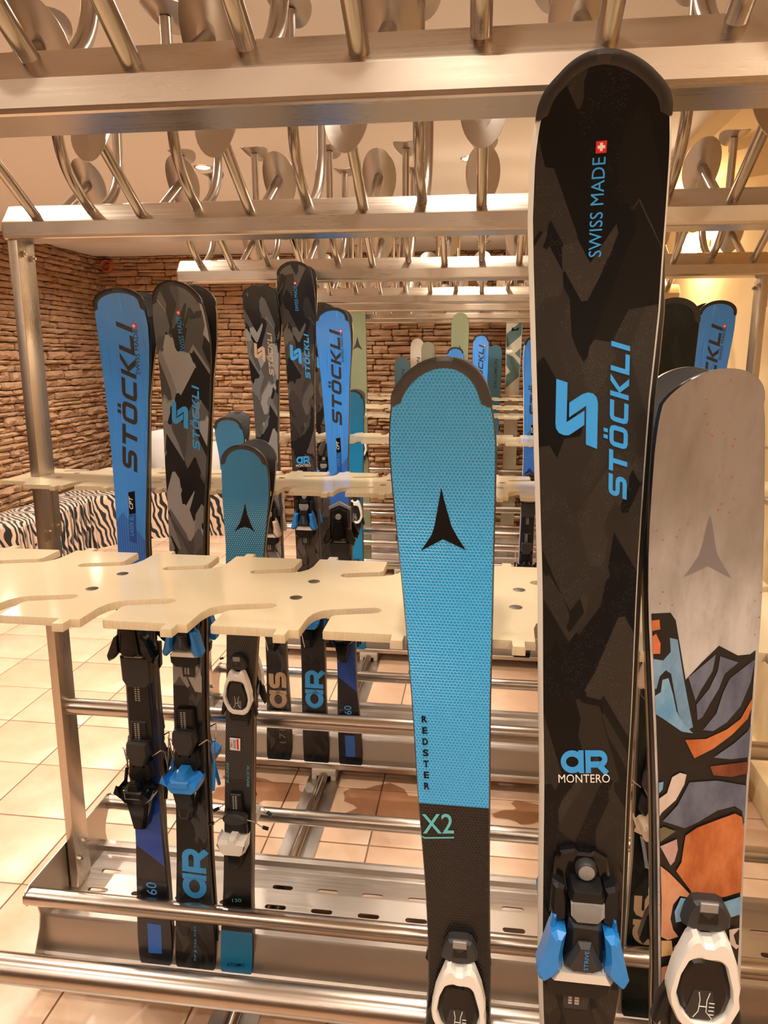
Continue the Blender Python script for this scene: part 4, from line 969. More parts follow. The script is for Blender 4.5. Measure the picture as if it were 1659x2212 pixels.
# measured outlines: half widths and centre lines of the skis (metres), and prints
ROWS={
 'AR_A':(0.68,0.05,[(1.7587, 0.0862, 0.0), (1.7457, 0.089, 0.0339), (1.7309, 0.0902, 0.048), (1.712, 0.0903, 0.0536), (1.6847, 0.0912, 0.0564), (1.6557, 0.0923, 0.0574), (1.625, 0.0939, 0.057), (1.5595, 0.0976, 0.0555), (1.5071, 0.0982, 0.0525), (1.4458, 0.1001, 0.0501), (1.3821, 0.1024, 0.048), (1.316, 0.105, 0.046), (1.2009, 0.1094, 0.0448), (1.101, 0.1129, 0.0429), (0.9947, 0.1164, 0.0428), (0.8825, 0.1201, 0.0419)]),
 'RED_A':(0.68,0.045,[(1.5294, -0.0318, 0.0), (1.498, -0.0352, 0.0418), (1.4833, -0.0346, 0.0458), (1.4645, -0.034, 0.0483), (1.4452, -0.0336, 0.0494), (1.4193, -0.0328, 0.0491), (1.3516, -0.0296, 0.0466), (1.2818, -0.0256, 0.0436), (1.1694, -0.0202, 0.0393), (1.0804, -0.016, 0.0374), (0.9706, -0.0097, 0.0341), (0.8846, -0.0056, 0.0336)]),
 'GRAY_A':(0.68,0.05,[(1.5215, 0.2001, 0.0), (1.4917, 0.1921, 0.0415), (1.4538, 0.1966, 0.0465), (1.4139, 0.2016, 0.0491), (1.3725, 0.2061, 0.051), (1.3163, 0.2111, 0.052), (1.257, 0.2153, 0.0502), (1.1862, 0.2201, 0.0472), (1.094, 0.226, 0.044), (0.9969, 0.2324, 0.0423), (0.8945, 0.2401, 0.0418)]),
 'BLUE_B':(1.478,0.045,[(1.6627, -0.7215, 0.0), (1.637, -0.7272, 0.0521), (1.5802, -0.7291, 0.0567), (1.5267, -0.7347, 0.0545), (1.445, -0.7394, 0.0487), (1.3604, -0.741, 0.0435), (1.2447, -0.7443, 0.0379), (1.1262, -0.7492, 0.0338), (0.4234, -0.7573, 0.0344), (0.2676, -0.7602, 0.0404), (0.1046, -0.7646, 0.0455), (0.0548, -0.7648, 0.0427)]),
 'CAMO_B':(1.478,0.045,[(1.6755, -0.6097, 0.0), (1.6416, -0.6054, 0.0492), (1.6058, -0.6065, 0.0566), (1.5536, -0.6063, 0.059), (1.5008, -0.6083, 0.0557), (1.4184, -0.6118, 0.0524), (1.3055, -0.6171, 0.0471), (1.1891, -0.622, 0.0411), (0.7751, -0.6393, 0.0352), (0.3825, -0.6509, 0.0403), (0.2261, -0.6559, 0.047), (0.089, -0.6609, 0.0527), (0.0285, -0.6618, 0.053)]),
 'ATOM_B':(1.478,0.045,[(1.3543, -0.4797, 0.0), (1.3236, -0.4805, 0.0456), (1.3035, -0.481, 0.0503), (1.2577, -0.4839, 0.0521), (1.1835, -0.4906, 0.0469), (1.1084, -0.4963, 0.0432), (0.7829, -0.5186, 0.0323), (0.5443, -0.5304, 0.0333), (0.2904, -0.5442, 0.0355), (0.1297, -0.5536, 0.0415), (0.0417, -0.5573, 0.042)]),
 'GOLD_C':(2.448,0.045,[(1.7577, -0.7186, 0.0), (1.7256, -0.7259, 0.0565), (1.6391, -0.7272, 0.0615), (1.545, -0.7277, 0.055), (1.3996, -0.7245, 0.0459), (1.2506, -0.7244, 0.04), (0.4566, -0.7144, 0.0382), (0.2724, -0.7128, 0.044), (0.0809, -0.7139, 0.0492), (0.0502, -0.7157, 0.0466)]),
 'AR_C':(2.448,0.045,[(1.8286, -0.6053, 0.0), (1.7934, -0.6082, 0.0563), (1.7305, -0.6081, 0.0632), (1.5915, -0.6038, 0.0534), (1.4482, -0.6015, 0.0468), (1.2526, -0.5986, 0.0419), (0.4643, -0.5765, 0.0445), (0.2813, -0.5773, 0.046), (0.0916, -0.572, 0.0502), (0.0519, -0.5718, 0.0494)]),
 'BLUE_C':(2.448,0.045,[(1.6855, -0.4797, 0.0), (1.6545, -0.4856, 0.0517), (1.591, -0.4849, 0.0593), (1.4488, -0.4833, 0.0494), (1.3028, -0.4788, 0.0421), (1.1534, -0.4757, 0.0345), (0.4249, -0.4535, 0.0348), (0.244, -0.4491, 0.0413), (0.0789, -0.4418, 0.0452), (0.0524, -0.4421, 0.0453)]),
 'CYAN_C':(2.448,0.045,[(1.3301, -0.8392, 0.0), (1.3043, -0.8406, 0.0472), (1.2671, -0.8423, 0.0517)]),
 'TEAL_C':(2.448,0.045,[(1.4044, -0.4094, 0.0), (1.3783, -0.4113, 0.0139)]),
 'DARK_B':(1.478,0.045,[(1.6353, 0.342, 0.0), (1.6061, 0.3457, 0.0466), (1.5867, 0.3492, 0.0473), (1.5149, 0.3559, 0.0451)]),
 'BLUE_R_C':(2.448,0.045,[(1.6975, 0.7114, 0.0), (1.6673, 0.7095, 0.0534), (1.501, 0.7167, 0.0522)]),
 'BLUE_D':(3.548,0.045,[(1.6264, 0.2181, 0.0), (1.5958, 0.2243, 0.0333), (0.042, 0.2549, 0.0619)]),
 'CAMO_D':(3.548,0.045,[(1.7945, -0.7471, 0.0), (1.7454, -0.7461, 0.0365)]),
 'SAGE_F':(5.08,0.045,[(1.8217, -0.8416, 0.0), (1.7477, -0.8511, 0.0649), (0.0936, -0.8007, 0.0423)]),
 'SAGE2':(5.08,0.045,[(1.8176, -0.1477, 0.0), (1.7742, -0.1578, 0.0503), (1.5651, -0.151, 0.0602)]),
 'BLUE2':(5.08,0.045,[(1.6782, -0.017, 0.0), (1.625, -0.0125, 0.0517)]),
 'SALO':(5.68,0.045,[(1.6192, 0.095, 0.0), (1.5859, 0.0962, 0.0509), (1.2797, 0.0859, 0.0484)]),
 'CREAM':(6.02,0.045,[(1.8169, 0.2365, 0.0), (1.7826, 0.2452, 0.0674), (1.2839, 0.2399, 0.0545), (0.1107, 0.2413, 0.053)]),
 'WHITE':(5.68,0.045,[(1.6667, -0.4809, 0.0), (1.6197, -0.4802, 0.0539)]),
 'SAGE3':(5.68,0.045,[(1.643, -0.401, 0.0), (1.6028, -0.3999, 0.0503)]),
 'BLUE3':(5.08,0.045,[(1.5948, -0.1732, 0.0), (1.5498, -0.1806, 0.0631)]),
 'SALO2':(5.68,0.045,[(1.5279, -0.5911, 0.0), (1.4834, -0.5961, 0.0598)]),
}
GRAF=[
 ('black',[(0.1632, 1.2936), (0.1824, 1.2954), (0.1877, 1.288), (0.1912, 1.2727), (0.201, 1.2296), (0.2144, 1.248), (0.2284, 1.2652), (0.2461, 1.2564), (0.2567, 1.2582), (0.2657, 1.2626), (0.2669, 1.2249), (0.2678, 1.1931), (0.2679, 1.1533), (0.2702, 1.0978), (0.2712, 1.0789), (0.2742, 1.0072), (0.2761, 0.9611), (0.2824, 0.8785), (0.2804, 0.8542), (0.2018, 0.8434), (0.1979, 0.9101), (0.1887, 1.0121), (0.1821, 1.09), (0.1727, 1.1829)]),
 ('blue',[(0.168, 1.2488), (0.1791, 1.2477), (0.1854, 1.2568), (0.1836, 1.2706), (0.1907, 1.2692), (0.1933, 1.2572), (0.1994, 1.2295), (0.2054, 1.205), (0.2113, 1.1819), (0.2053, 1.1779), (0.1967, 1.1954), (0.1919, 1.2148), (0.1872, 1.235), (0.1822, 1.2382), (0.1771, 1.2317), (0.1749, 1.2191), (0.1703, 1.2185)]),
 ('lblue',[(0.1711, 1.2117), (0.1791, 1.2158), (0.1797, 1.2283), (0.1851, 1.2304), (0.1903, 1.2147), (0.1949, 1.1971), (0.2023, 1.1849), (0.2119, 1.1756), (0.2014, 1.1767), (0.1828, 1.189), (0.1728, 1.1929)]),
 ('orange',[(0.164, 1.2868), (0.1728, 1.2881), (0.1743, 1.2787), (0.1647, 1.2765)]),
 ('red',[(0.1651, 1.2713), (0.1707, 1.2742), (0.1754, 1.2649), (0.1758, 1.2545), (0.1667, 1.254)]),
 ('slate',[(0.2032, 1.2324), (0.2261, 1.2565), (0.2244, 1.2398), (0.2152, 1.2199), (0.2114, 1.209)]),
 ('slate',[(0.2301, 1.255), (0.2468, 1.2498), (0.2355, 1.2379), (0.2315, 1.2227), (0.2243, 1.2062), (0.2191, 1.1933), (0.2147, 1.1894), (0.2125, 1.2055), (0.2229, 1.2221), (0.2291, 1.2401)]),
 ('slate',[(0.265, 1.2544), (0.2593, 1.2314), (0.2525, 1.2063), (0.2416, 1.1895), (0.2298, 1.1796), (0.2203, 1.1799), (0.2314, 1.1978), (0.2357, 1.2194), (0.2406, 1.2338), (0.2519, 1.2449)]),
 ('orange',[(0.2049, 1.1687), (0.2242, 1.1711), (0.2422, 1.1823), (0.2537, 1.1939), (0.2624, 1.2158), (0.2641, 1.23), (0.2649, 1.2071), (0.2599, 1.1944), (0.2474, 1.1773), (0.2314, 1.1615), (0.2148, 1.1502)]),
 ('slate',[(0.2659, 1.1894), (0.2677, 1.1552), (0.2482, 1.1518), (0.2323, 1.1524), (0.2498, 1.1684), (0.2611, 1.1819)]),
 ('rust',[(0.2299, 1.143), (0.2674, 1.1506), (0.2677, 1.1386), (0.25, 1.1335), (0.2339, 1.1341)]),
 ('slate',[(0.2121, 1.1248), (0.2376, 1.1288), (0.2685, 1.1257), (0.271, 1.0846), (0.2628, 1.099), (0.256, 1.1032), (0.2404, 1.0971), (0.2222, 1.0821), (0.2113, 1.0753), (0.1902, 1.0811), (0.2028, 1.0994)]),
 ('lblue',[(0.1789, 1.1221), (0.1878, 1.1237), (0.1876, 1.1152), (0.1799, 1.1108)]),
 ('pale',[(0.1955, 1.1291), (0.2024, 1.1343), (0.2087, 1.133), (0.2074, 1.1225), (0.2007, 1.105), (0.1886, 1.0906), (0.1832, 1.0862), (0.1809, 1.1052), (0.1919, 1.1118)]),
 ('olive',[(0.1842, 1.0728), (0.1915, 1.0754), (0.203, 1.0716), (0.1869, 1.0584)]),
 ('pink',[(0.1884, 1.0537), (0.2048, 1.0631), (0.2066, 1.0515), (0.2043, 1.0385), (0.201, 1.0333)]),
 ('orange',[(0.2127, 1.0677), (0.2226, 1.0773), (0.2413, 1.0876), (0.2567, 1.0957), (0.2635, 1.0925), (0.271, 1.0779), (0.2726, 1.0404), (0.2743, 1.0111), (0.2555, 1.0042), (0.2293, 0.9983), (0.2219, 1.0076), (0.2068, 1.0279), (0.211, 1.0382), (0.2117, 1.054)]),
 ('salmon',[(0.1897, 1.0321), (0.2003, 1.0253), (0.2131, 1.0126), (0.2259, 0.999), (0.2124, 1.0005), (0.2065, 0.9898), (0.2052, 0.9734), (0.2087, 0.9615), (0.2144, 0.9539), (0.2046, 0.9486), (0.1966, 0.9518), (0.1952, 0.9926)]),
 ('lblue',[(0.2227, 0.9976), (0.2134, 0.9986), (0.2085, 0.9819), (0.2106, 0.9699), (0.218, 0.9728)]),
 ('lblue',[(0.2512, 0.9967), (0.2744, 1.0062), (0.2757, 0.9863), (0.2577, 0.9793)]),
 ('pale',[(0.2622, 0.9676), (0.2735, 0.971), (0.2669, 0.9621), (0.2703, 0.9522), (0.278, 0.9501), (0.2709, 0.9461), (0.2645, 0.9515)]),
 ('ochre',[(0.1969, 0.9477), (0.208, 0.949), (0.211, 0.9327), (0.1968, 0.9289)]),
 ('salmon',[(0.1981, 0.9165), (0.2135, 0.9226), (0.2085, 0.8987), (0.2071, 0.8706), (0.2009, 0.8655)]),
 ('ochre',[(0.2103, 0.941), (0.213, 0.9455), (0.2157, 0.9375), (0.2127, 0.9329)]),
]
DEC={'AR_S1':[(0.0668,1.5111),(0.0768,1.5079),(0.0778,1.4724),(0.0931,1.4831),(0.0936,1.4702),(0.0837,1.4629),(0.0802,1.4606),(0.076,1.4606),(0.0716,1.4625),(0.0687,1.4664),(0.0679,1.4714)],
'AR_S2':[(0.0793,1.49),(0.0903,1.4976),(0.095,1.4992),(0.0996,1.4984),(0.1031,1.495),(0.1045,1.4896),(0.106,1.4486),(0.0959,1.4525),(0.0943,1.4874),(0.0797,1.4767)],
'AR_STO':[(0.1347,1.4029),(0.1288,1.5451)],
'AR_STOh':[(0.118,1.4069),(0.1347,1.4029)],
'AR_SWISS':[(0.0987,1.6145),(0.0952,1.6897)],
'AR_X':[(0.0865,1.7005),(0.095,1.7007),(0.0955,1.6927),(0.0869,1.6924)],
'AR_AR':[(0.0894,1.126),(0.1348,1.1297),(0.1109,1.1506)],
'AR_MON':[(0.0875,1.1156),(0.1369,1.1197),(0.1115,1.125)],
'L_STO':[(-0.7262,1.2875),(-0.7074,1.5986)],
'L_STOh':[(-0.7585,1.2998),(-0.7262,1.2875)],
'L_SWISS':[(-0.7054,1.4932),(-0.6981,1.5843)],
'L_X':[(-0.7077,1.5947),(-0.6975,1.596),(-0.6992,1.5874),(-0.7088,1.5867)],
'L_CPTBOX':[(-0.7491,1.2433),(-0.7343,1.2466),(-0.7347,1.198),(-0.7502,1.1946)],
'L_CPT':[(-0.7402,1.2067),(-0.74,1.2347)],
'L_LAS':[(-0.7422,1.1485),(-0.7406,1.1919)],
'L_LASBOX':[(-0.7513,1.1931),(-0.7348,1.1965),(-0.7374,1.1307),(-0.7525,1.1347)],
'L_160':[(-0.7485,0.2336),(-0.7478,0.2815)],
'L_RECT':[(-0.7802,0.1626),(-0.7443,0.1613),(-0.7471,0.0787),(-0.782,0.0773)],
'L_LINE':[(-0.7927,0.3006),(-0.7286,0.2782)],
'C_AR':[(-0.622,0.2473),(-0.6165,0.3857),(-0.6822,0.3119)],
'C_STO':[(-0.5835,1.2971),(-0.5772,1.4515)],
'C_SWISS':[(-0.6044,1.522),(-0.5984,1.6003)],
'C_X':[(-0.6069,1.6126),(-0.5984,1.6131),(-0.5998,1.605),(-0.608,1.6045)],
'C_S':[(-0.6451,1.4122),(-0.6064,1.3455)],
'G_AS':[(-0.6923,0.1738),(-0.6892,0.3358),(-0.7427,0.2554)],
'G_STO':[(-0.6927,1.4697),(-0.6939,1.62)],
'K_ARROW':[(-0.4881,1.2271),(-0.4852,1.202),(-0.4797,1.1836),(-0.4709,1.1625),(-0.4805,1.1706),(-0.4926,1.1748),(-0.5055,1.1698),(-0.5166,1.1629),(-0.5037,1.1828),(-0.4958,1.2017)],
'K_ATOMIC':[(-0.58,0.065),(-0.5334,0.0675)],
'K_130':[(-0.5576,0.249),(-0.5348,0.2515)],
'K_TEAL':[(-0.5919,0.1653),(-0.5037,0.1702)],
'K_STICK':[(-0.5436,0.685),(-0.519,0.6835),(-0.5202,0.653),(-0.5441,0.654)],
'K_BLACK':[(-0.5463,0.931),(-0.4672,0.9351)],
'R_ARROW':[(-0.0342,1.4109),(-0.031,1.3971),(-0.0259,1.3789),(-0.0238,1.3722),(-0.0178,1.3614),(-0.0101,1.3497),(-0.0321,1.3599),(-0.0532,1.3474),(-0.0432,1.3633),(-0.0403,1.373),(-0.0378,1.3881)],
'R_LET':[[(-0.0499,1.1693),(-0.0443,1.1697),(-0.05,1.1761)],[(-0.0492,1.1571),(-0.044,1.1575),(-0.0493,1.164)],[(-0.0487,1.1449),(-0.0431,1.1453),(-0.0488,1.1518)],[(-0.0482,1.1325),(-0.0424,1.133),(-0.0483,1.1397)],[(-0.0474,1.1203),(-0.042,1.1207),(-0.0474,1.1275)],[(-0.0468,1.1082),(-0.0415,1.1086),(-0.0469,1.1153)],[(-0.0463,1.0958),(-0.0406,1.0963),(-0.0464,1.1029)]],
'R_X2':[(-0.0471,1.0454),(-0.0149,1.0484),(-0.0474,1.0676)],
'R_UND':[(-0.0485,1.0401),(-0.0148,1.0433)],
'R_B':[(-0.0151,1.0794)],
'Y_ARROW':[(0.207,1.3924),(0.2106,1.3811),(0.2154,1.3631),(0.2179,1.3547),(0.2237,1.345),(0.2328,1.3319),(0.2113,1.3428),(0.1908,1.3306),(0.1969,1.3404),(0.2025,1.3527),(0.204,1.3612),(0.2054,1.3753)],
'K_XC1':[(-0.5515,0.5674),(-0.5492,0.6205)],
'K_XC2':[(-0.5066,0.6168),(-0.5086,0.5627)],
'C_FLEX':[(-0.6583,0.068),(-0.6541,0.1691)],
'G_171':[(-0.6871,0.1152),(-0.6873,0.1717)]}
# -------- the skis themselves
C_SHADED = m_camo('shaded_camouflage_topsheet', [(.006, .006, .006), (.026, .021, .017), (.010, .009, .008), (.036, .030, .024), (.006, .006, .007), (.028, .023, .019)], (.30, .42), (0, .1), .6, spec=.22)  # shaded copy of the camouflage, painted dark where nothing reflects
C_LIT = m_camo('lit_camouflage_topsheet', [(0.0093, 0.01, 0.012), (0.2604, 0.27, 0.2834), (0.1116, 0.116, 0.1221), (0.372, 0.385, 0.4033), (0.013, 0.014, 0.0163), (0.093, 0.096, 0.1003)], (.22, .36), (.1, .55), fade=.86)  # lit copy of the same camouflage, reflected light painted in as grey
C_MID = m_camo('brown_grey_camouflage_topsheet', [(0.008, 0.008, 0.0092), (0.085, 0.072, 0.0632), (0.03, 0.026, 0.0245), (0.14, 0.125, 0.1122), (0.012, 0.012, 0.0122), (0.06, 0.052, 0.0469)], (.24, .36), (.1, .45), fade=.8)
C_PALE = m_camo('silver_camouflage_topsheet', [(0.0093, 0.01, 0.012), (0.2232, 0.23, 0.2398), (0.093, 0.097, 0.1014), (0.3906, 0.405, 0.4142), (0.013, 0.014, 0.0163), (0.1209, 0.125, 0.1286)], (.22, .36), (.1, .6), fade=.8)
C_GREEN = m_camo('dark_green_camouflage_topsheet', [(.004, .007, .006), (.010, .014, .011), (.006, .010, .008), (.014, .019, .015)], (.3, .4), (0, .1), spec=.25)
L_BLUE = m_laser(1.61, 1.6)
SAGE = m_plain('sage_topsheet', (.22, .25, .15), .35, .5)
SAGEG = m_plain('grey_green_topsheet', (.33, .34, .27), .35, .1)
STEELB = m_plain('steel_blue_topsheet', (.055, .20, .34), .3, .1)
WHITET = m_plain('white_topsheet', (.74, .70, .66), .35, .05)
CREAMT = m_plain('cream_topsheet', (.52, .47, .36), .4, .1)
TEALG = P('print_grey_green', (.075, .14, .135), .4)
G_A, G_B, G_C = 'skis on the nearest rack', 'skis on the second rack', 'skis on the third rack'
G_F = 'skis on the far racks'
def rows_of(k): return ROWS[k][2], ROWS[k][0], ROWS[k][1]
def ski(k, label, group, mat, **kw):
    r, Y, h = rows_of(k); return Ski(r, Y, h, label, group, mat, **kw)
def pair(k, lab, lab2, group, mat, mat2=None, dx2=0., dz2=0., **kw):
    a = ski(k, lab, group, mat, **kw); kw2 = dict(kw); b = ski(k, lab2, group, mat2 or mat, back=1, x_off=dx2, dz=dz2, **kw2); return a, b
# nearest rack
a, b = pair('AR_A', 'tall black camouflage ski with bright blue emblem and lettering in front at right', 'rear twin of the tall black blue-lettered ski, only its edge and blue brake showing', G_A, C_SHADED, dx2=.006, guard=GUARD, side=SIDE_WHITE, inset=.0042)
print_montero(a, DECBLUE)
toe_wing(a, .975, BLUEP); heel(a, .66, BLUEP)
toe_wing(b, 1.0, BLUEP); heel(b, .69, BLUEP)
a, b = pair('RED_A', 'bright sky-blue honeycomb ski with black arrow emblem in the middle foreground', 'rear twin of the sky-blue honeycomb ski, hidden but for its black edge', G_A, m_redster(DEC['R_B'][0][1]-Z_T), guard=GUARDG)
D = DEC
arrow(a, D['R_ARROW'], DECB)
for ch, q in zip('REDSTER', D['R_LET']): a.write('lettering', FT['r'+ch], q[0], q[1], abs(q[2][1]-q[0][1]), DECB)
q = D['R_X2']; a.write('model_mark', FT['X2'], q[0], q[1], abs(q[2][1]-q[0][1]), DECTEAL)
(x_0, z_0), (x_1, z_1) = D['R_UND']; a.poly('underline', [(x_0+.003, z_0-.0009), (x_1, z_1-.0009), (x_1, z_1+.0009), (x_0+.003, z_0+.0009), (x_0-.001, z_0+.003), (x_0-.002, z_0+.0022)], DECTEAL)
toe_frame(a, .877, sc=.62); heel_kid(a, .52, sc=.8); toe_frame(b, .925, sc=.62); heel_kid(b, .53, sc=.8)
a, b = pair('GRAY_A', 'wide weathered grey ski with painted blue and orange abstract graphic', 'dark twin standing behind the wide grey painted ski', G_A, m_gray(), BASE, dx2=-.002, guard=None)
arrow(a, D['Y_ARROW'], DECGREY)
PAINT = dict(black=P('paint_black', (.012, .010, .009), .4), blue=m_paint('paint_blue', (.09, .20, .34), (.20, .34, .48)), lblue=m_paint('paint_light_blue', (.10, .27, .48), (.26, .44, .58)), orange=m_paint('paint_orange', (.36, .085, .022), (.58, .20, .07)), red=m_paint('paint_red', (.50, .10, .04), (.60, .17, .08)),
    slate=m_paint('paint_slate', (.075, .085, .13), (.15, .17, .23)), rust=m_paint('paint_rust', (.11, .028, .012), (.26, .075, .03)), pale=m_paint('paint_pale', (.52, .40, .33), (.64, .54, .48)), olive=m_paint('paint_olive', (.10, .095, .05), (.15, .14, .08)), pink=m_paint('paint_pink', (.42, .25, .22), (.52, .35, .31)), salmon=m_paint('paint_salmon', (.52, .20, .10), (.62, .32, .18)), ochre=m_paint('paint_ochre', (.50, .28, .11), (.62, .40, .18)))
for i, (nm, pts) in enumerate(GRAF):
    pts = [(max(a.c(z)-a.hw(z)+.004, min(a.c(z)+a.hw(z)-.004, x)), z) for x, z in pts]
    a.poly('painted_patch', pts, PAINT[nm], .0004+.00012*i)
toe_frame(a, .940, sc=.74); heel_kid(a, .58, sc=.85); toe_frame(b, .99, sc=.74); heel_kid(b, .58, sc=.85)
# second rack
a, b = pair('BLUE_B', 'blue ski with large charcoal lettering, nearest the left post', 'rear twin of the blue ski by the left post, its black edge showing', G_B, L_BLUE, guard=GUARD)
print_laser(a); toe_race(a, .925); heel(a, .62, GBLACK, DGREY, kind='race'); toe_race(b, .94); heel(b, .64, GBLACK, kind='race')
a, b = pair('CAMO_B', 'camouflage ski coloured as brightly lit, with blue lettering, beside the blue ski', 'rear twin of the lit-coloured camouflage ski beside the blue ski', G_B, C_LIT, dx2=.004, guard=GUARD)
print_montero(a, DECBLUE); a.write('tail_lettering', FT['FLEX'], D['C_FLEX'][0], D['C_FLEX'][1], .0055, DECLB); toe_wing(a, .945, BLUEP); heel(a, .655, BLUEP); toe_wing(b, .955, BLUEP); heel(b, .67, BLUEP)
zt = ROWS['ATOM_B'][2][0][0]
a, b = pair('ATOM_B', 'small teal ski with dotted arrow emblem, shortest of its rack', 'rear twin of the small dotted teal ski', G_B, m_kid(zt-Z_T, D['K_BLACK'][0][1]-Z_T, D['K_TEAL'][0][1]-Z_T), guard=GUARD)
arrow(a, D['K_ARROW'], DECB); q = D['K_ATOMIC']; a.write('tail_lettering', FT['ATOM'], q[0], q[1], .0095, DECB)
q = D['K_130']; a.write('size_number', FT['n130'], q[0], q[1], .0095, DECTEAL)
toe_frame(a, .822, sc=.70); heel_kid(a, .475, sc=.85); toe_frame(b, .84, sc=.8); heel_kid(b, .49, sc=.85)
for q in (D['K_XC1'], D['K_XC2']): a.write('small_lettering', FT['XC'], q[0], q[1], .0058, DECTEAL)
q = D['K_STICK']; off = .0025
st = a.poly('price_sticker', q, DECW, off, 'white sticker with a barcode and a red line'); cx = sum(p[0] for p in q)/4; cz = sum(p[1] for p in q)/4
a.poly('sticker_red', [(cx+.004, cz-.013), (cx+.0085, cz-.013), (cx+.0085, cz+.013), (cx+.004, cz+.013)], DECRED, off+.0003)
for j in range(9): a.poly('barcode_bar', [(cx-.004, cz-.011+j*.0025), (cx+.002, cz-.011+j*.0025), (cx+.002, cz-.0099+j*.0025), (cx-.004, cz-.0099+j*.0025)], DECB, off+.0003)
a.write('sticker_number', font('3011', .01), (cx-.006, cz-.009), (cx-.006, cz+.009), .005, DECB, off+.0004)
ROWS['DARK_B'] = (1.478, .045, [(1.635, .3455, 0), (1.606, .346, .0450), (1.587, .348, .0475), (1.51, .352, .0465), (1.2, .366, .041), (.9, .378, .037), (.5, .392, .037), (.25, .400, .043), (.09, .404, .046), (.048, .405, .045)])
a, b = pair('DARK_B', 'near-black green ski with beige lettering, half hidden behind the tall black ski', 'rear twin of the near-black green ski with beige marks', G_B, C_GREEN, guard=GUARD)
print_montero(a, DECTAN, tag_='AS'); toe_wing(a, .93, BEIGE); heel(a, .63, BEIGE); toe_wing(b, .94, BEIGE)
# third rack
a, b = pair('GOLD_C', 'silver camouflage ski with beige lettering, left of a taller camouflage ski', 'rear twin of the silver camouflage ski with beige lettering', G_C, C_PALE, guard=GUARD)
print_montero(a, DECTAN, tag_='AS'); a.write('size_number', FT['n171'], D['G_171'][0], D['G_171'][1], .024, DECGREY); toe_wing(a, .975, BEIGE); heel(a, .66, BEIGE); toe_wing(b, .98, BEIGE)
a, b = pair('AR_C', 'tallest camouflage ski of the third rack, brownish with blue lettering', 'rear twin of the tallest camouflage ski of the third rack', G_C, C_MID, guard=GUARD)
print_montero(a, DECBLUE); toe_wing(a, 1.005, BLUEP); heel(a, .68, BLUEP); toe_wing(b, 1.01, BLUEP); heel(b, .69, BLUEP)
a, b = pair('BLUE_C', 'blue ski with black lettering right of the brownish camouflage ski', 'rear twin of the blue ski right of the brownish camouflage ski', G_C, L_BLUE, guard=GUARD)
print_laser(a); toe_race(a, .955, GREY); heel(a, .63, GBLACK, kind='race'); toe_race(b, .96); heel(b, .64, GBLACK, kind='race')
ROWS['CYAN_C'] = (2.448, .045, [(1.33, -.848, 0), (1.305, -.850, .046), (1.265, -.850, .052), (1.19, -.851, .0465), (1.1, -.852, .0435), (.78, -.853, .033), (.5, -.854, .034), (.13, -.856, .041), (.048, -.856, .041)])
CY = m_plain('teal_topsheet', (.008, .205, .44), .3, .1)
a, b = pair('CYAN_C', 'short teal ski with black tip guard behind the small dotted one', 'grey-tipped short ski right behind the short teal one', G_C, CY, CY, dx2=.004, dz2=.012, guard=GUARD)
toe_frame(a, .80, sc=.8); heel_kid(a, .46, sc=.85)
ROWS['BLUE_R_C'] = (2.448, .05, [(1.697, .705, 0), (1.667, .705, .0525), (1.60, .706, .0575), (1.45, .706, .0485), (1.25, .708, .039), (1.12, .71, .034), (.43, .715, .035), (.25, .717, .041), (.09, .718, .0455), (.048, .718, .044)])
a, b = pair('BLUE_R_C', 'blue ski with black lettering against the cream wall at right', 'rear twin of the blue ski against the cream wall', G_C, L_BLUE, guard=GUARD)
print_laser(a); toe_race(a, .95); toe_race(b, .96)
# fourth rack
ROWS['BLUE_D'] = (3.548, .05, [(1.626, .245, 0), (1.597, .245, .050), (1.53, .245, .0565), (1.40, .244, .0485), (1.2, .243, .039), (1.0, .242, .034), (.43, .240, .035), (.25, .240, .041), (.09, .240, .0455), (.048, .240, .044)])
a, b = pair('BLUE_D', 'blue ski peeking out left of the tall black ski in front', 'rear twin of the blue ski peeking out left of the tall black ski', 'skis on the fourth rack', L_BLUE, guard=GUARD, side=SIDE_WHITE)
print_laser(a); toe_race(a, .90); heel(a, .60, GBLACK, kind='race')
ROWS['CAMO_D'] = (3.548, .045, [(1.78, -.757, 0), (1.748, -.757, .052), (1.70, -.757, .060), (1.55, -.757, .053), (1.3, -.757, .043), (.8, -.757, .037), (.4, -.757, .04), (.09, -.757, .05), (.048, -.757, .049)])
a, b = pair('CAMO_D', 'camouflage ski squeezed between a brownish and a blue ski, mostly hidden', 'rear twin of the mostly hidden camouflage ski', 'skis on the fourth rack', C_MID, guard=GUARD)
print_montero(a, DECBLUE); toe_wing(a, .985, BLUEP)
ROWS['TEAL_D'] = (3.548, .045, [(1.375, -.610, 0), (1.348, -.610, .046), (1.30, -.610, .052), (1.2, -.608, .0465), (1.1, -.606, .0435), (.78, -.603, .034), (.5, -.60, .034), (.13, -.597, .041), (.048, -.597, .041)])
a, b = pair('TEAL_D', 'short teal ski showing right of the blue lettered one', 'rear twin of the short teal ski on the fourth rack', 'skis on the fourth rack', CY, guard=GUARD)
toe_frame(a, .80, sc=.8); heel_kid(a, .46, sc=.85)
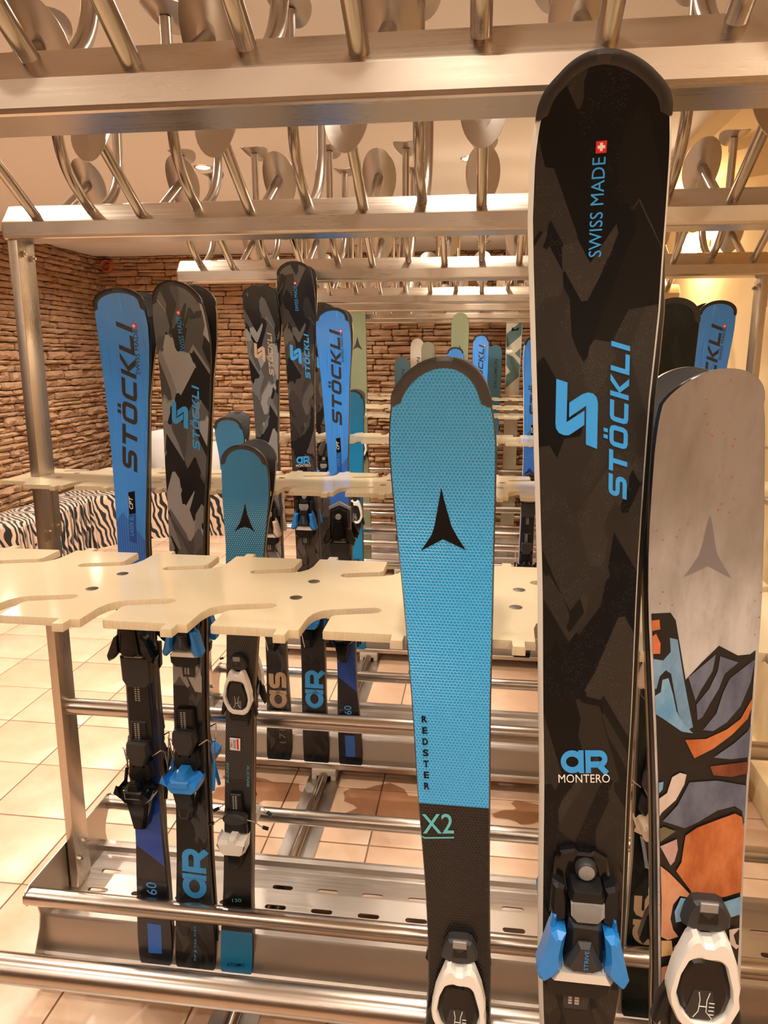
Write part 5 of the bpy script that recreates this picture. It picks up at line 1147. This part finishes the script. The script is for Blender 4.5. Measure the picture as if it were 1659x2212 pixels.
# far racks
def far(x, zt, hw, Y, label, mat, tail=.045, back=0, guard=None, h=.04, tip=.03, waist=.8, xt=None, side=None):
    xt = x if xt is None else xt
    L = zt-Z_T; r = [(zt, x, 0), (zt-tip, x, hw*.88), (zt-tip-.05, x, hw), (zt-.3*L, x+(xt-x)*.3, hw*.88), (zt-.55*L, x+(xt-x)*.55, hw*waist), (Z_T+.2*L, x+(xt-x)*.8, hw*(waist+.05)), (Z_T+.05, xt, tail), (Z_T, xt, tail*.97)]
    return Ski(r, Y, h, label, G_F, mat, back=back, guard=guard, side=side)
AR_U = [(0, .062), (.004, .045), (.010, .02), (.014, .010), (.022, -.004), (.032, -.020), (.0, -.004), (-.032, -.020), (-.022, -.004), (-.014, .010), (-.010, .02), (-.004, .045)]
def arrow_at(s, z, k, mat): s.poly('arrow_emblem', [(s.c(z)+x*k, z+y*k) for x, y in AR_U], mat)
s = far(-.852, 1.90, .066, 5.08, 'tall sage green ski with small arrow right of the blue ski', SAGE, xt=-.80); arrow_at(s, 1.60, 1.1, DECGR)
toe_frame(s, .95)
s = far(-.150, 1.818, .060, 5.08, 'tall sage green ski with a round tip above the honeycomb ski', SAGE, tip=.04); arrow_at(s, 1.545, 1.1, DECGR)
s = far(-.010, 1.678, .054, 5.08, 'far blue ski with black lettering right of the sage one', L_BLUE, guard=GUARD); print_laser(s)
s = far(-.178, 1.595, .058, 5.08, 'far blue ski with a black tip below the sage ski tip', L_BLUE, guard=GUARD)
def sal(s, z0_, z1_, hh, mat=DECGR): s.write('lettering', FT['SAL'], (s.c(z0_)+.018, z0_), (s.c(z1_)+.018, z1_), hh, mat)
s = far(.097, 1.619, .052, 5.678, 'far steel-blue ski with dark lettering beside a blue one', STEELB, tip=.03); sal(s, 1.30, 1.52, .022)
s = far(-.484, 1.667, .056, 5.678, 'white ski tip standing before the stone wall', WHITET, tip=.04); sal(s, 1.29, 1.53, .024)
s = far(-.402, 1.643, .052, 5.678, 'grey-green ski tip beside the white one', SAGEG, tip=.03)
s = far(-.598, 1.528, .060, 5.678, 'far steel-blue ski at the left of the white ski tip', STEELB, tip=.03); sal(s, 1.20, 1.44, .024)
s = far(.244, 1.86, .064, 6.02, 'tall cream ski with grey-green zigzag bands before the stone wall', CREAMT, tail=.053, waist=.84, tip=.04)
def band(z_, up, th, s=s):
    h = s.hw(z_)-.005; c = s.c(z_)
    s.poly('zigzag_band', [(c-h, z_), (c+h, z_+up), (c+h, z_+up+th), (c-h, z_+th)], TEALG)
band(1.60, .10, .11); h = s.hw(1.5)-.005; c = s.c(1.5)
s.poly('zigzag_band', [(c-h, 1.47), (c-h, 1.56), (c+h*.1, 1.53), (c+h, 1.47), (c+h, 1.44), (c-h*.1, 1.40)], TEALG)
s.poly('zigzag_band', [(c+h, 1.52), (c+h, 1.60), (c+h*.2, 1.56)], TEALG)
band(1.29, .09, .10); s.poly('black_sticker', [(c-.02, 1.72), (c+.035, 1.735), (c+.035, 1.77), (c-.02, 1.755)], DECB); s.poly('black_sticker', [(c-.028, .87), (c+.028, .885), (c+.028, .92), (c-.028, .905)], DECB)
bpy.context.view_layer.update()
